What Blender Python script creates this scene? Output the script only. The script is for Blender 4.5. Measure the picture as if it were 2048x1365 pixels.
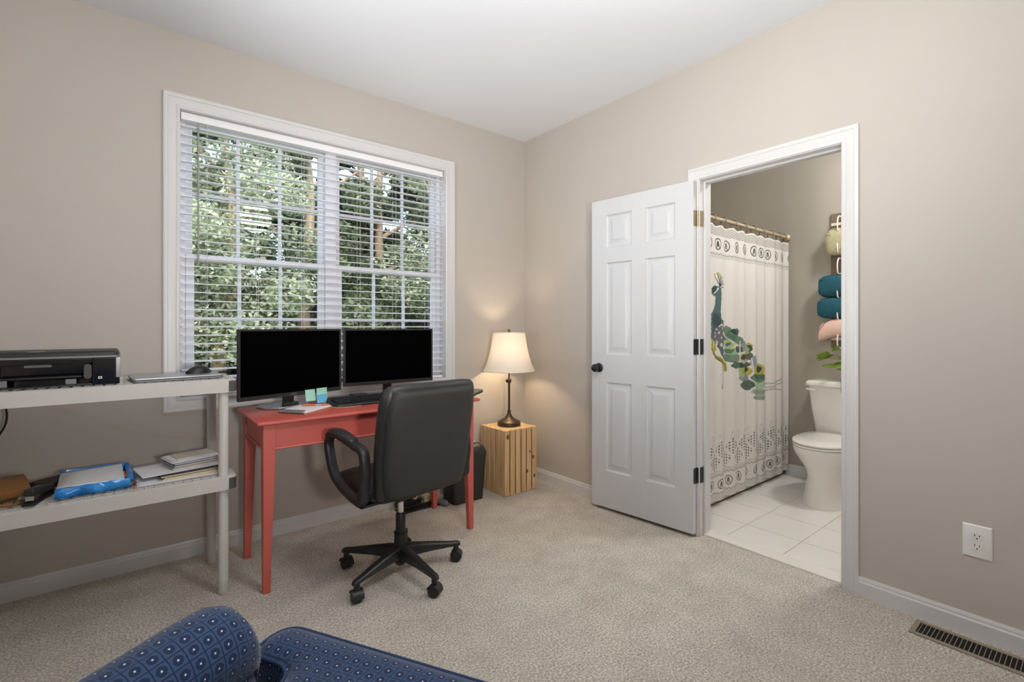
import bpy, bmesh, math, random
import numpy as np
from mathutils import Vector, Matrix

for o in list(bpy.data.objects):
    bpy.data.objects.remove(o, do_unlink=True)
SC = bpy.context.scene
COL = SC.collection
PI = math.pi
R = math.radians
random.seed(7)
NP = np.random.default_rng(11)


def S(r, g, b):
    f = lambda c: ((c / 255.0) / 12.92 if c <= 10 else ((c / 255.0 + 0.055) / 1.055) ** 2.4)
    return (f(r), f(g), f(b), 1.0)


# ------------------------------------------------------------------ camera
CAMP = Vector((-2.600, -3.064, 1.2107))
FW = Vector((0.6272, 0.7788, 0)).normalized()
RT = Vector((FW.y, -FW.x, 0))
cam_d = bpy.data.cameras.new('camera')
cam_d.sensor_width = 36
cam_d.lens = 971.0 / 2048 * 36
cam_d.shift_y = -28.0 / 2048
cam_d.clip_start = 0.02
cam = bpy.data.objects.new('camera', cam_d)
COL.objects.link(cam)
cam.location = CAMP
cam.rotation_euler = (PI / 2, 0, math.atan2(FW.y, FW.x) - PI / 2)
SC.camera = cam

# ------------------------------------------------------------------ world, sun, exposure
SC.view_settings.view_transform = 'Standard'
SC.view_settings.look = 'None'
SC.view_settings.exposure = 0.20
SC.view_settings.gamma = 1.0
SC.view_settings.use_curve_mapping = False
W = bpy.data.worlds.new('sky')
SC.world = W
W.use_nodes = True
wn = W.node_tree
wn.nodes.clear()
wo = wn.nodes.new('ShaderNodeOutputWorld')
wb = wn.nodes.new('ShaderNodeBackground')
ws = wn.nodes.new('ShaderNodeTexSky')
ws.sky_type = 'NISHITA'
ws.sun_disc = False
ws.sun_elevation = R(48)
ws.sun_rotation = R(200)
ws.air_density = 1.0
ws.dust_density = 2.0
wb.inputs["Strength"].default_value = 0.8
wn.links.new(ws.outputs[0], wb.inputs[0])
wn.links.new(wb.outputs[0], wo.inputs[0])

sd = bpy.data.lights.new('sun', 'SUN')
sd.energy = 1.25
sd.angle = R(0.6)
sd.color = (1.0, 0.95, 0.86)
sun = bpy.data.objects.new('sun', sd)
COL.objects.link(sun)
sun.location = (-6, -8, 12)
sun.rotation_euler = Vector((0.42, 0.62, -0.80)).to_track_quat('-Z', 'Y').to_euler()

CEIL_LAMP = 38.0
REAR_FILL = 142.0      # second added fill lamp, behind the viewer
LEFT_FILL = 104.0     # added fill uplight, out of frame on the left
BATH_LAMP = 94.0
SC.cycles.max_bounces = 8
SC.cycles.diffuse_bounces = 5
SC.cycles.glossy_bounces = 3
SC.cycles.transmission_bounces = 6
SC.cycles.transparent_max_bounces = 16
SC.cycles.sample_clamp_indirect = 6.0
SC.cycles.caustics_reflective = False
SC.cycles.caustics_refractive = False


# ------------------------------------------------------------------ materials
def mat(name, col, rough=0.5, metal=0.0, var=0.05, vscale=6.0, bump=0.0, bscale=150.0, spec=0.5,
        stretch=None, coat=0.0, col2=None, rnd=0.0):
    m = bpy.data.materials.new(name)
    m.use_nodes = True
    n = m.node_tree.nodes
    l = m.node_tree.links
    p = n['Principled BSDF']
    p.inputs['Roughness'].default_value = rough
    p.inputs['Metallic'].default_value = metal
    p.inputs['Specular IOR Level'].default_value = spec
    if coat:
        p.inputs['Coat Weight'].default_value = coat
        p.inputs['Coat Roughness'].default_value = 0.08
    tc = n.new('ShaderNodeTexCoord')
    src = tc.outputs['Object']
    if stretch:
        mp = n.new('ShaderNodeMapping')
        mp.inputs['Scale'].default_value = stretch
        l.new(src, mp.inputs[0])
        src = mp.outputs[0]
    nz = n.new('ShaderNodeTexNoise')
    nz.inputs['Scale'].default_value = vscale
    nz.inputs['Detail'].default_value = 4
    l.new(src, nz.inputs['Vector'])
    rp = n.new('ShaderNodeValToRGB')
    c = Vector(col[:3])
    if col2 is None:
        a = c * (1 - var)
        b = c * (1 + var)
    else:
        a, b = c, Vector(col2[:3])
    rp.color_ramp.elements[0].color = (*a, 1)
    rp.color_ramp.elements[1].color = (*[min(1, x) for x in b], 1)
    rp.color_ramp.elements[0].position = 0.3
    rp.color_ramp.elements[1].position = 0.7
    l.new(nz.outputs['Fac'], rp.inputs[0])
    out = rp.outputs[0]
    if rnd:
        oi = n.new('ShaderNodeObjectInfo')
        mr = n.new('ShaderNodeMapRange')
        mr.inputs['To Min'].default_value = 1 - rnd
        mr.inputs['To Max'].default_value = 1 + rnd
        l.new(oi.outputs['Random'], mr.inputs['Value'])
        hs = n.new('ShaderNodeHueSaturation')
        l.new(mr.outputs[0], hs.inputs['Value'])
        l.new(out, hs.inputs['Color'])
        out = hs.outputs[0]
    l.new(out, p.inputs['Base Color'])
    if bump:
        bz = n.new('ShaderNodeTexNoise')
        bz.inputs['Scale'].default_value = bscale
        bz.inputs['Detail'].default_value = 3
        l.new(src, bz.inputs['Vector'])
        bp = n.new('ShaderNodeBump')
        bp.inputs['Strength'].default_value = bump
        bp.inputs['Distance'].default_value = 0.002
        l.new(bz.outputs['Fac'], bp.inputs['Height'])
        l.new(bp.outputs[0], p.inputs['Normal'])
    return m


def emat(name, col, strength):
    m = bpy.data.materials.new(name)
    m.use_nodes = True
    n = m.node_tree.nodes
    p = n['Principled BSDF']
    p.inputs['Base Color'].default_value = (0.9, 0.9, 0.9, 1)
    p.inputs['Emission Color'].default_value = col
    p.inputs['Emission Strength'].default_value = strength
    return m


def glass_mat():
    m = bpy.data.materials.new('window_glass')
    m.use_nodes = True
    n = m.node_tree.nodes
    l = m.node_tree.links
    n.clear()
    o = n.new('ShaderNodeOutputMaterial')
    mx = n.new('ShaderNodeMixShader')
    t = n.new('ShaderNodeBsdfTransparent')
    t.inputs[0].default_value = (0.97, 0.98, 0.97, 1)
    g = n.new('ShaderNodeBsdfGlossy')
    g.inputs['Roughness'].default_value = 0.01
    fr = n.new('ShaderNodeFresnel')
    fr.inputs['IOR'].default_value = 1.4
    l.new(fr.outputs[0], mx.inputs[0])
    l.new(t.outputs[0], mx.inputs[1])
    l.new(g.outputs[0], mx.inputs[2])
    l.new(mx.outputs[0], o.inputs[0])
    return m


def thin_mat(name, col, trans=0.5, rough=0.8, var=0.05, vscale=5, attr=None, pattern=None):
    """diffuse + translucent sheet (lampshade, curtain, leaves)"""
    m = bpy.data.materials.new(name)
    m.use_nodes = True
    n = m.node_tree.nodes
    l = m.node_tree.links
    n.clear()
    o = n.new('ShaderNodeOutputMaterial')
    mx = n.new('ShaderNodeMixShader')
    mx.inputs[0].default_value = trans
    d = n.new('ShaderNodeBsdfPrincipled')
    d.inputs['Roughness'].default_value = rough
    d.inputs['Specular IOR Level'].default_value = 0.25
    t = n.new('ShaderNodeBsdfTranslucent')
    if attr:
        a = n.new('ShaderNodeAttribute')
        a.attribute_name = attr
        src = a.outputs['Color']
    else:
        tc = n.new('ShaderNodeTexCoord')
        nz = n.new('ShaderNodeTexNoise')
        nz.inputs['Scale'].default_value = vscale
        l.new(tc.outputs['Object'], nz.inputs['Vector'])
        rp = n.new('ShaderNodeValToRGB')
        c = Vector(col[:3])
        rp.color_ramp.elements[0].color = (*(c * (1 - var)), 1)
        rp.color_ramp.elements[1].color = (*[min(1, x) for x in c * (1 + var)], 1)
        rp.color_ramp.elements[0].position = 0.3
        rp.color_ramp.elements[1].position = 0.7
        l.new(nz.outputs['Fac'], rp.inputs[0])
        src = rp.outputs[0]
    l.new(src, d.inputs['Base Color'])
    l.new(src, t.inputs['Color'])
    l.new(d.outputs[0], mx.inputs[1])
    l.new(t.outputs[0], mx.inputs[2])
    l.new(mx.outputs[0], o.inputs[0])
    return m


def carpet_mat():
    m = bpy.data.materials.new('carpet')
    m.use_nodes = True
    n = m.node_tree.nodes
    l = m.node_tree.links
    p = n['Principled BSDF']
    p.inputs['Roughness'].default_value = 0.95
    p.inputs['Specular IOR Level'].default_value = 0.1
    tc = n.new('ShaderNodeTexCoord')

    def noise(sc, det, rough=0.6):
        z = n.new('ShaderNodeTexNoise')
        z.inputs['Scale'].default_value = sc
        z.inputs['Detail'].default_value = det
        z.inputs['Roughness'].default_value = rough
        l.new(tc.outputs['Object'], z.inputs['Vector'])
        return z.outputs['Fac']
    fine = noise(120, 5, 0.8)
    mid = noise(9, 3)
    big = noise(2.2, 2)
    r1 = n.new('ShaderNodeValToRGB')
    r1.color_ramp.elements[0].position = 0.38
    r1.color_ramp.elements[1].position = 0.62
    r1.color_ramp.elements[0].color = S(164, 149, 135)
    r1.color_ramp.elements[1].color = S(255, 251, 240)
    l.new(fine, r1.inputs[0])
    mx = n.new('ShaderNodeMix')
    mx.data_type = 'RGBA'
    mx.blend_type = 'MULTIPLY'
    mx.inputs['Factor'].default_value = 1
    l.new(r1.outputs[0], mx.inputs['A'])
    ad = n.new('ShaderNodeMath')
    ad.operation = 'ADD'
    l.new(mid, ad.inputs[0])
    l.new(big, ad.inputs[1])
    r2 = n.new('ShaderNodeValToRGB')
    r2.color_ramp.elements[0].position = 0.35
    r2.color_ramp.elements[1].position = 0.65
    r2.color_ramp.elements[0].color = (0.80, 0.79, 0.78, 1)
    r2.color_ramp.elements[1].color = (1.0, 1.0, 1.0, 1)
    hf = n.new('ShaderNodeMath')
    hf.operation = 'MULTIPLY'
    hf.inputs[1].default_value = 0.5
    l.new(ad.outputs[0], hf.inputs[0])
    l.new(hf.outputs[0], r2.inputs[0])
    l.new(r2.outputs[0], mx.inputs['B'])
    l.new(mx.outputs['Result'], p.inputs['Base Color'])
    bp = n.new('ShaderNodeBump')
    bp.inputs['Strength'].default_value = 0.9
    bp.inputs['Distance'].default_value = 0.006
    l.new(fine, bp.inputs['Height'])
    l.new(bp.outputs[0], p.inputs['Normal'])
    return m


def navy_mat():
    """woven upholstery: a grid of small squares, a dark rosette and a pale dot in each (UV in metres)"""
    m = bpy.data.materials.new('navy_upholstery')
    m.use_nodes = True
    n = m.node_tree.nodes
    l = m.node_tree.links
    p = n['Principled BSDF']
    p.inputs['Roughness'].default_value = 0.85
    p.inputs['Sheen Weight'].default_value = 0.35
    p.inputs['Sheen Roughness'].default_value = 0.4
    p.inputs['Specular IOR Level'].default_value = 0.2
    uv = n.new('ShaderNodeUVMap')
    sp = n.new('ShaderNodeSeparateXYZ')
    l.new(uv.outputs[0], sp.inputs[0])

    def mth(op, a, b=None):
        k = n.new('ShaderNodeMath')
        k.operation = op
        for i, x in enumerate((a, b)):
            if x is None:
                continue
            if isinstance(x, (int, float)):
                k.inputs[i].default_value = x
            else:
                l.new(x, k.inputs[i])
        return k.outputs[0]
    cell = 0.0285
    cx = mth('SUBTRACT', mth('FRACT', mth('DIVIDE', sp.outputs[0], cell)), 0.5)
    cy = mth('SUBTRACT', mth('FRACT', mth('DIVIDE', sp.outputs[1], cell)), 0.5)
    ax, ay = mth('ABSOLUTE', cx), mth('ABSOLUTE', cy)
    edge = mth('MAXIMUM', ax, ay)
    line = mth('GREATER_THAN', edge, 0.455)
    rad = mth('SQRT', mth('ADD', mth('MULTIPLY', cx, cx), mth('MULTIPLY', cy, cy)))
    nz = n.new('ShaderNodeTexNoise')
    nz.inputs['Scale'].default_value = 500
    l.new(uv.outputs[0], nz.inputs['Vector'])
    rw = mth('ADD', rad, mth('MULTIPLY', mth('SUBTRACT', nz.outputs['Fac'], 0.5), 0.18))
    ros = mth('MULTIPLY', mth('LESS_THAN', rw, 0.33), mth('GREATER_THAN', rw, 0.10))
    dot = mth('LESS_THAN', rad, 0.06)

    def mixc(f, a, b):
        k = n.new('ShaderNodeMix')
        k.data_type = 'RGBA'
        l.new(f, k.inputs['Factor'])
        for nm, x in (('A', a), ('B', b)):
            if isinstance(x, tuple):
                k.inputs[nm].default_value = x
            else:
                l.new(x, k.inputs[nm])
        return k.outputs['Result']
    c = mixc(line, S(58, 78, 110), S(33, 47, 76))
    c = mixc(ros, c, S(34, 49, 78))
    c = mixc(dot, c, S(205, 208, 215))
    l.new(c, p.inputs['Base Color'])
    bp = n.new('ShaderNodeBump')
    bp.inputs['Strength'].default_value = 0.35
    bp.inputs['Distance'].default_value = 0.001
    l.new(nz.outputs['Fac'], bp.inputs['Height'])
    l.new(bp.outputs[0], p.inputs['Normal'])
    return m


M = {}
M['wall'] = mat('taupe_wall_paint', S(191, 184, 176), 0.75, var=0.015, vscale=2.5, bump=0.06, bscale=260, spec=0.25)
M['bathwall'] = mat('bathroom_wall_paint', S(168, 161, 149), 0.7, var=0.015, vscale=2.5, bump=0.06, bscale=260, spec=0.25)
M['ceil'] = mat('ceiling_paint', S(226, 229, 234), 0.9, var=0.008, vscale=2, bump=0.05, bscale=220, spec=0.2)
M['trim'] = mat('white_trim_paint', S(213, 212, 212), 0.35, var=0.01, vscale=4, spec=0.5)
M['doorp'] = mat('white_door_paint', S(206, 207, 209), 0.38, var=0.012, vscale=3, bump=0.04, bscale=90, stretch=(6, 6, 0.6))
M['vinyl'] = mat('white_vinyl', S(228, 228, 236), 0.4, var=0.01)
M['blind'] = mat('white_blind_slat', S(245, 245, 247), 0.35, var=0.01)
M['cordm'] = mat('white_cord', S(225, 222, 216), 0.8)
M['wand'] = mat('grey_wand', S(150, 146, 138), 0.3)
M['carpet'] = carpet_mat()
M['glass'] = glass_mat()
M['tile'] = mat('white_floor_tile', S(230, 226, 220), 0.22, var=0.02, vscale=5, rnd=0.015)
M['grout'] = mat('grout', S(176, 164, 146), 0.9, var=0.06, vscale=30)
M['marble'] = mat('cream_threshold', S(228, 223, 214), 0.3, var=0.03, vscale=12)
M['resin'] = mat('warm_grey_resin', S(206, 204, 199), 0.5, var=0.015, vscale=8, bump=0.03, bscale=400)
M['darkcap'] = mat('dark_grey_cap', S(78, 75, 72), 0.55)
M['black'] = mat('black_plastic', S(30, 30, 32), 0.45, var=0.1, vscale=20)
M['blackgloss'] = mat('gloss_black', S(14, 14, 17), 0.08, var=0.08, spec=0.6, coat=0.5)
M['screen'] = mat('screen_black', S(2, 2, 2), 0.35, var=0.05, spec=0.02)
M['bezel'] = mat('dark_bezel', S(38, 36, 36), 0.4)
M['greyplastic'] = mat('grey_plastic', S(120, 120, 122), 0.4)
M['silver'] = mat('silver_aluminium', S(186, 188, 192), 0.35, metal=0.7, var=0.02)
M['chrome'] = mat('chrome', S(215, 215, 215), 0.12, metal=1.0, var=0.02)
M['red'] = mat('coral_red_paint', S(194, 88, 76), 0.42, var=0.035, vscale=7, bump=0.05, bscale=60, stretch=(1, 8, 8), spec=0.9)
M['leather'] = mat('black_leather', S(40, 39, 39), 0.42, var=0.08, vscale=10, bump=0.14, bscale=420, spec=0.5)
M['chairfab'] = mat('black_backing_fabric', S(43, 42, 41), 0.6, var=0.05, vscale=12, bump=0.12, bscale=600)
M['pine'] = mat('pine_wood', S(205, 166, 116), 0.6, col2=S(232, 198, 150), vscale=5, stretch=(7, 7, 0.7), bump=0.08, bscale=30, rnd=0.08)
M['knot'] = mat('pine_knot', S(122, 78, 44), 0.6, var=0.25, vscale=60)
M['bronze'] = mat('dark_bronze', S(82, 70, 58), 0.38, metal=0.75, var=0.06, vscale=20)
M['orb'] = mat('oil_rubbed_bronze', S(52, 54, 60), 0.35, metal=0.6, var=0.06)
M['brass'] = mat('aged_brass', S(150, 132, 98), 0.4, metal=0.7, var=0.08)
M['shade'] = thin_mat('cream_lampshade', (0.78, 0.72, 0.64, 1), 0.15, 0.9, 0.02)
M['bin'] = mat('dark_bin_plastic', S(46, 45, 47), 0.42, var=0.05)
M['porcelain'] = mat('porcelain', S(228, 224, 217), 0.12, var=0.01, spec=0.6, coat=0.3)
M['tubm'] = mat('tub_enamel', S(226, 221, 211), 0.25, var=0.01)
M['rod'] = mat('beige_rod', S(196, 178, 148), 0.45, metal=0.2)
M['ring'] = mat('tan_ring', S(142, 124, 96), 0.4, metal=0.3)
M['creamw'] = mat('cream_enamel', S(236, 228, 208), 0.4)
M['greywood'] = mat('grey_brown_wood', S(112, 98, 82), 0.7, var=0.12, vscale=10, stretch=(6, 6, 0.8))
M['towgreen'] = mat('sage_towel', S(182, 176, 142), 0.95, var=0.12, vscale=60, bump=0.9, bscale=300)
M['towteal'] = mat('teal_towel', S(24, 78, 92), 0.95, var=0.15, vscale=40, bump=0.9, bscale=300)
M['towpink'] = mat('pink_towel', S(226, 190, 172), 0.95, var=0.06, vscale=40, bump=0.8, bscale=260)
M['leaf'] = thin_mat('plant_leaf', S(128, 156, 58), 0.3, 0.4, 0.35, 18)
M['pot'] = mat('white_pot', S(220, 216, 208), 0.4)
M['soil'] = mat('soil', S(60, 44, 32), 0.95, var=0.3, vscale=60)
M['paper'] = mat('white_paper', S(236, 235, 238), 0.8, var=0.01)
M['ivory'] = mat('ivory_paper', S(206, 200, 186), 0.8, var=0.03)
M['manila'] = mat('manila_paper', S(226, 210, 160), 0.8, var=0.03)
M['slate'] = mat('slate_blue_cover', S(112, 128, 150), 0.55, var=0.06)
M['brownb'] = mat('dark_brown_cover', S(52, 34, 28), 0.6, var=0.1)
M['bluewrap'] = mat('blue_wrapper', S(24, 122, 205), 0.22, col2=S(70, 160, 232), vscale=14, bump=0.5, bscale=25)
M['orange'] = mat('orange_print', S(226, 102, 58), 0.4)
M['tan'] = mat('brown_leather', S(128, 88, 48), 0.55, var=0.2, vscale=14, bump=0.25, bscale=120)
M['stringm'] = mat('string', S(196, 184, 164), 0.85)
M['stickyg'] = mat('mint_note', S(164, 216, 200), 0.8, var=0.02)
M['stickyb'] = mat('blue_note', S(104, 186, 226), 0.8, var=0.02)
M['cardb'] = mat('cardboard', S(190, 158, 124), 0.85)
M['keys'] = mat('black_keys', S(40, 41, 45), 0.5)
M['outlet'] = mat('white_wall_plate', S(226, 225, 220), 0.35)
M['slot'] = mat('dark_slot', S(40, 32, 28), 0.8)
M['register'] = mat('taupe_register', S(150, 138, 120), 0.5, metal=0.1)
M['regdark'] = mat('brown_register', S(54, 46, 40), 0.5, metal=0.2)
M['duct'] = mat('duct_dark', S(22, 18, 16), 0.9)
M['navy'] = navy_mat()
M['piping'] = mat('navy_piping', S(44, 66, 104), 0.85, var=0.1, vscale=80)
M['woodleg'] = mat('dark_wood_leg', S(70, 46, 32), 0.5)
M['dome'] = emat('lit_dome_glass', (1.0, 0.985, 0.965, 1), CEIL_LAMP)
M['bathdome'] = emat('lit_bathroom_globe', (1.0, 0.99, 0.97, 1), BATH_LAMP)
M['bulb'] = emat('lit_bulb', (1.0, 0.80, 0.52, 1), 12.0)
M['grass'] = mat('lawn', S(96, 118, 58), 0.95, var=0.3, vscale=3, bump=0.5, bscale=40)
M['bark'] = mat('bark', S(150, 132, 108), 0.95, var=0.3, vscale=10, bump=0.6, bscale=25, stretch=(3, 3, 0.6))
M['leafA'] = thin_mat('leaf_mid_green', S(110, 122, 90), 0.35, 0.45, 0.45, 1.3)
M['leafB'] = thin_mat('leaf_pale_green', S(160, 168, 138), 0.3, 0.4, 0.35, 1.6)
M['leafC'] = thin_mat('leaf_dark_green', S(74, 88, 66), 0.3, 0.45, 0.5, 1.2)
M['brick'] = mat('house_siding', S(200, 196, 188), 0.8)


# ------------------------------------------------------------------ mesh helpers
class MB:
    def __init__(self):
        self.v = []
        self.f = []
        self.uv = None

    def add(self, vs, fs):
        b = len(self.v)
        self.v += [tuple(x) for x in vs]
        self.f += [tuple(i + b for i in f) for f in fs]
        return self

    def box(self, x0, x1, y0, y1, z0, z1):
        return self.add([(x0, y0, z0), (x1, y0, z0), (x1, y1, z0), (x0, y1, z0),
                         (x0, y0, z1), (x1, y0, z1), (x1, y1, z1), (x0, y1, z1)],
                        [(0, 3, 2, 1), (4, 5, 6, 7), (0, 1, 5, 4), (1, 2, 6, 5), (2, 3, 7, 6), (3, 0, 4, 7)])

    def obox(self, c, s, mtx=None):
        b = len(self.v)
        x, y, z = s[0] / 2, s[1] / 2, s[2] / 2
        self.box(-x, x, -y, y, -z, z)
        for i in range(b, len(self.v)):
            p = Vector(self.v[i])
            if mtx is not None:
                p = mtx @ p
            self.v[i] = tuple(p + Vector(c))
        return self

    def loft(self, rings, caps=True, closed=True):
        n = len(rings[0])
        vs = [p for r in rings for p in r]
        fs = []
        for k in range(len(rings) - 1):
            for i in range(n if closed else n - 1):
                j = (i + 1) % n
                fs.append((k * n + i, k * n + j, (k + 1) * n + j, (k + 1) * n + i))
        if caps and closed:
            fs.append(tuple(reversed(range(n))))
            fs.append(tuple((len(rings) - 1) * n + i for i in range(n)))
        return self.add(vs, fs)

    def lathe(self, prof, n=24, c=(0, 0, 0), caps=True):
        rings = [[(c[0] + r * math.cos(2 * PI * i / n), c[1] + r * math.sin(2 * PI * i / n), c[2] + z) for i in range(n)]
                 for r, z in prof]
        return self.loft(rings, caps)

    def tube(self, path, r, n=8, closed=False, caps=True):
        P = [Vector(p) for p in path]
        m = len(P)
        rs = r if isinstance(r, (list, tuple)) else [r] * m
        T = []
        for i in range(m):
            a = P[(i - 1) % m] if (closed or i > 0) else P[i]
            b = P[(i + 1) % m] if (closed or i < m - 1) else P[i]
            d = b - a
            T.append(d.normalized() if d.length > 1e-9 else Vector((0, 0, 1)))
        up = Vector((0, 0, 1)) if abs(T[0].z) < 0.9 else Vector((1, 0, 0))
        N = (up - T[0] * up.dot(T[0])).normalized()
        rings = []
        for i in range(m):
            N = (N - T[i] * N.dot(T[i]))
            N.normalize()
            B = T[i].cross(N)
            rings.append([tuple(P[i] + (N * math.cos(2 * PI * k / n) + B * math.sin(2 * PI * k / n)) * rs[i]) for k in range(n)])
        if closed:
            rings.append(rings[0])
            return self.loft(rings, False)
        return self.loft(rings, caps)

    def prism(self, poly, z0, z1, axis='z'):
        def mk(p, z):
            return {'z': (p[0], p[1], z), 'y': (p[0], z, p[1]), 'x': (z, p[0], p[1])}[axis]
        return self.loft([[mk(p, z0) for p in poly], [mk(p, z1) for p in poly]])

    def ball(self, c, r, nu=16, nv=10):
        rx, ry, rz = r if isinstance(r, (list, tuple)) else (r, r, r)
        rings = []
        for j in range(nv + 1):
            t = -PI / 2 + PI * j / nv
            k = max(math.cos(t), 0.02)
            rings.append([(c[0] + rx * k * math.cos(2 * PI * i / nu), c[1] + ry * k * math.sin(2 * PI * i / nu), c[2] + rz * math.sin(t)) for i in range(nu)])
        return self.loft(rings)

    def xf(self, mtx):
        self.v = [tuple(mtx @ Vector(p)) for p in self.v]
        return self

    def mesh(self, name, material, smooth=None, uv=None):
        me = bpy.data.meshes.new(name)
        me.from_pydata(self.v, [], self.f)
        bm = bmesh.new()
        bm.from_mesh(me)
        bmesh.ops.recalc_face_normals(bm, faces=bm.faces)
        bm.to_mesh(me)
        bm.free()
        if material is not None:
            me.materials.append(material)
        if smooth:
            me.shade_smooth()
            me.set_sharp_from_angle(angle=R(smooth))
        if uv == 'box':
            ul = me.uv_layers.new(name='UVMap')
            for p in me.polygons:
                nn = [abs(x) for x in p.normal]
                k = nn.index(max(nn))
                for li in p.loop_indices:
                    co = me.vertices[me.loops[li].vertex_index].co
                    ul.data[li].uv = ((co.y, co.z), (co.x, co.z), (co.x, co.y))[k]
        elif uv is not None:
            ul = me.uv_layers.new(name='UVMap')
            for lp in me.loops:
                ul.data[lp.index].uv = uv[lp.vertex_index]
        return me

    def build(self, name, material, parent=None, smooth=None, bevel=0.0, seg=2, uv=None, label=None, ang=35):
        o = bpy.data.objects.new(name, self.mesh(name, material, smooth, uv))
        COL.objects.link(o)
        if parent is not None:
            o.parent = parent
        if bevel:
            b = o.modifiers.new('bevel', 'BEVEL')
            b.width = bevel
            b.segments = seg
            b.limit_method = 'ANGLE'
            b.angle_limit = R(ang)
            if not smooth:
                o.data.shade_smooth()
                o.data.set_sharp_from_angle(angle=R(50))
        if label:
            o['label'] = label
        return o


def thing(name, label, cat, loc=(0, 0, 0), rz=0.0, group=None):
    o = bpy.data.objects.new(name, None)
    o.empty_display_size = 0.05
    COL.objects.link(o)
    o.location = loc
    o.rotation_euler = (0, 0, rz)
    return tag(o, label, cat, group)


def tag(o, label, cat, group=None):
    o['label'] = label
    o['category'] = cat
    if group:
        o['group'] = group
    return o


def struct(o, label, cat='structure'):
    o['kind'] = 'structure'
    o['label'] = label
    o['category'] = cat
    return o


def inst(src, name, parent, loc=(0, 0, 0), rot=(0, 0, 0), scale=(1, 1, 1)):
    o = bpy.data.objects.new(name, src.data if hasattr(src, 'data') else src)
    COL.objects.link(o)
    o.parent = parent
    o.location = loc
    o.rotation_euler = rot
    o.scale = scale
    return o


def rounded(pts, r, n=5):
    """2-D polygon with rounded corners; r may be a list"""
    out = []
    m = len(pts)
    for i in range(m):
        p = Vector(pts[i]).to_2d()
        a = Vector(pts[i - 1]).to_2d()
        b = Vector(pts[(i + 1) % m]).to_2d()
        rr = r[i] if isinstance(r, (list, tuple)) else r
        d1, d2 = (a - p), (b - p)
        k = min(rr, d1.length * 0.49, d2.length * 0.49)
        if k < 1e-6:
            out.append((p.x, p.y))
            continue
        q1, q2 = p + d1.normalized() * k, p + d2.normalized() * k
        for j in range(n + 1):
            t = j / n
            q = q1 * (1 - t) ** 2 + p * 2 * t * (1 - t) + q2 * t * t
            out.append((q.x, q.y))
    return out


def rect(x0, x1, y0, y1, r=0.0, n=4):
    return rounded([(x0, y0), (x1, y0), (x1, y1), (x0, y1)], r, n)


def spline(pts, n=8):
    P = [Vector(p) for p in pts]
    out = []
    for i in range(len(P) - 1):
        a, b, c, d = P[max(i - 1, 0)], P[i], P[i + 1], P[min(i + 2, len(P) - 1)]
        for j in range(n):
            t = j / n
            out.append(0.5 * ((2 * b) + (c - a) * t + (2 * a - 5 * b + 4 * c - d) * t * t + (3 * b - a - 3 * c + d) * t ** 3))
    out.append(P[-1])
    return out


H = 2.743
XL, YB = -3.30, -4.20       # far-left and rear extents of the room
WT = 0.12                   # wall thickness

# ================================================================== THE ROOM
struct(MB().box(XL - WT, WT * 0.4, YB - WT, WT, -0.08, 0.0).build('floor', M['carpet']), 'beige speckled wall-to-wall carpet of the bedroom', 'floor')
struct(MB().box(XL - WT, 2.2, YB - WT, WT + 0.45, H, H + 0.1).build('ceiling', M['ceil']), 'smooth white bedroom ceiling', 'ceiling')

WX0, WX1, WZ0, WZ1 = -2.360, -0.757, 0.842, 2.352      # window opening
w = MB()
w.box(XL - WT, WX0 - 0.02, 0, WT, -0.08, H).box(WX1 + 0.02, 0.0, 0, WT, -0.08, H)
w.box(WX0 - 0.02, WX1 + 0.02, 0, WT, -0.08, WZ0 - 0.02).box(WX0 - 0.02, WX1 + 0.02, 0, WT, WZ1 + 0.02, H)
struct(w.build('wall_left', M['wall']), 'taupe painted wall around the double window', 'wall')

DY0, DY1, DZ = -2.268, -1.563, 2.060                   # clear doorway
JT = 0.018
w = MB()
w.box(0, WT, DY1 + JT, WT, -0.08, H).box(0, WT, YB - WT, DY0 - JT, -0.08, H).box(0, WT, DY0 - JT, DY1 + JT, DZ + JT, H)
struct(w.build('wall_right', M['wall']), 'taupe painted wall around the bathroom doorway', 'wall')
struct(MB().box(XL - WT, XL, YB, 0, -0.08, H).build('wall_near_left', M['wall']), 'taupe wall at the left end of the bedroom, behind the viewer', 'wall')
struct(MB().box(XL, 0, YB - WT, YB, -0.08, H).build('wall_rear', M['wall']), 'taupe rear wall of the bedroom, behind the viewer', 'wall')


def baseboard(name, p0, p1, nrm, label, h=0.085, mt='trim'):
    """p0->p1 along the wall; nrm = direction into the room"""
    prof = [(0, 0), (0.014, 0), (0.014, h * 0.72), (0.010, h * 0.80), (0.010, h * 0.88), (0.006, h), (0, h)]
    rings = []
    for p in (p0, p1):
        rings.append([(p[0] + nrm[0] * d, p[1] + nrm[1] * d, z) for d, z in prof])
    return struct(MB().loft(rings).build(name, M[mt]), label, 'baseboard')


baseboard('baseboard_left', (XL, 0), (0, 0), (0, -1), 'white baseboard along the window wall')
baseboard('baseboard_right', (0, 0), (0, DY1 + 0.071), (-1, 0), 'white baseboard running behind the open white door')
baseboard('baseboard_right_near', (0, DY0 - 0.071), (0, YB), (-1, 0), 'white baseboard below the wall outlet')
baseboard('baseboard_near_left', (XL, 0), (XL, YB), (1, 0), 'white baseboard at the left end of the bedroom')
baseboard('baseboard_rear', (XL, YB), (0, YB), (0, 1), 'white baseboard along the rear wall')

# profile of the casing: (offset from inner edge, thickness)
CAS = [(0, 0), (0, 0.010), (0.006, 0.013), (0.014, 0.012), (0.016, 0.009), (0.040, 0.014), (0.046, 0.014), (0.049, 0.018), (0.060, 0.019), (0.066, 0.016), (0.066, 0)]


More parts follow.
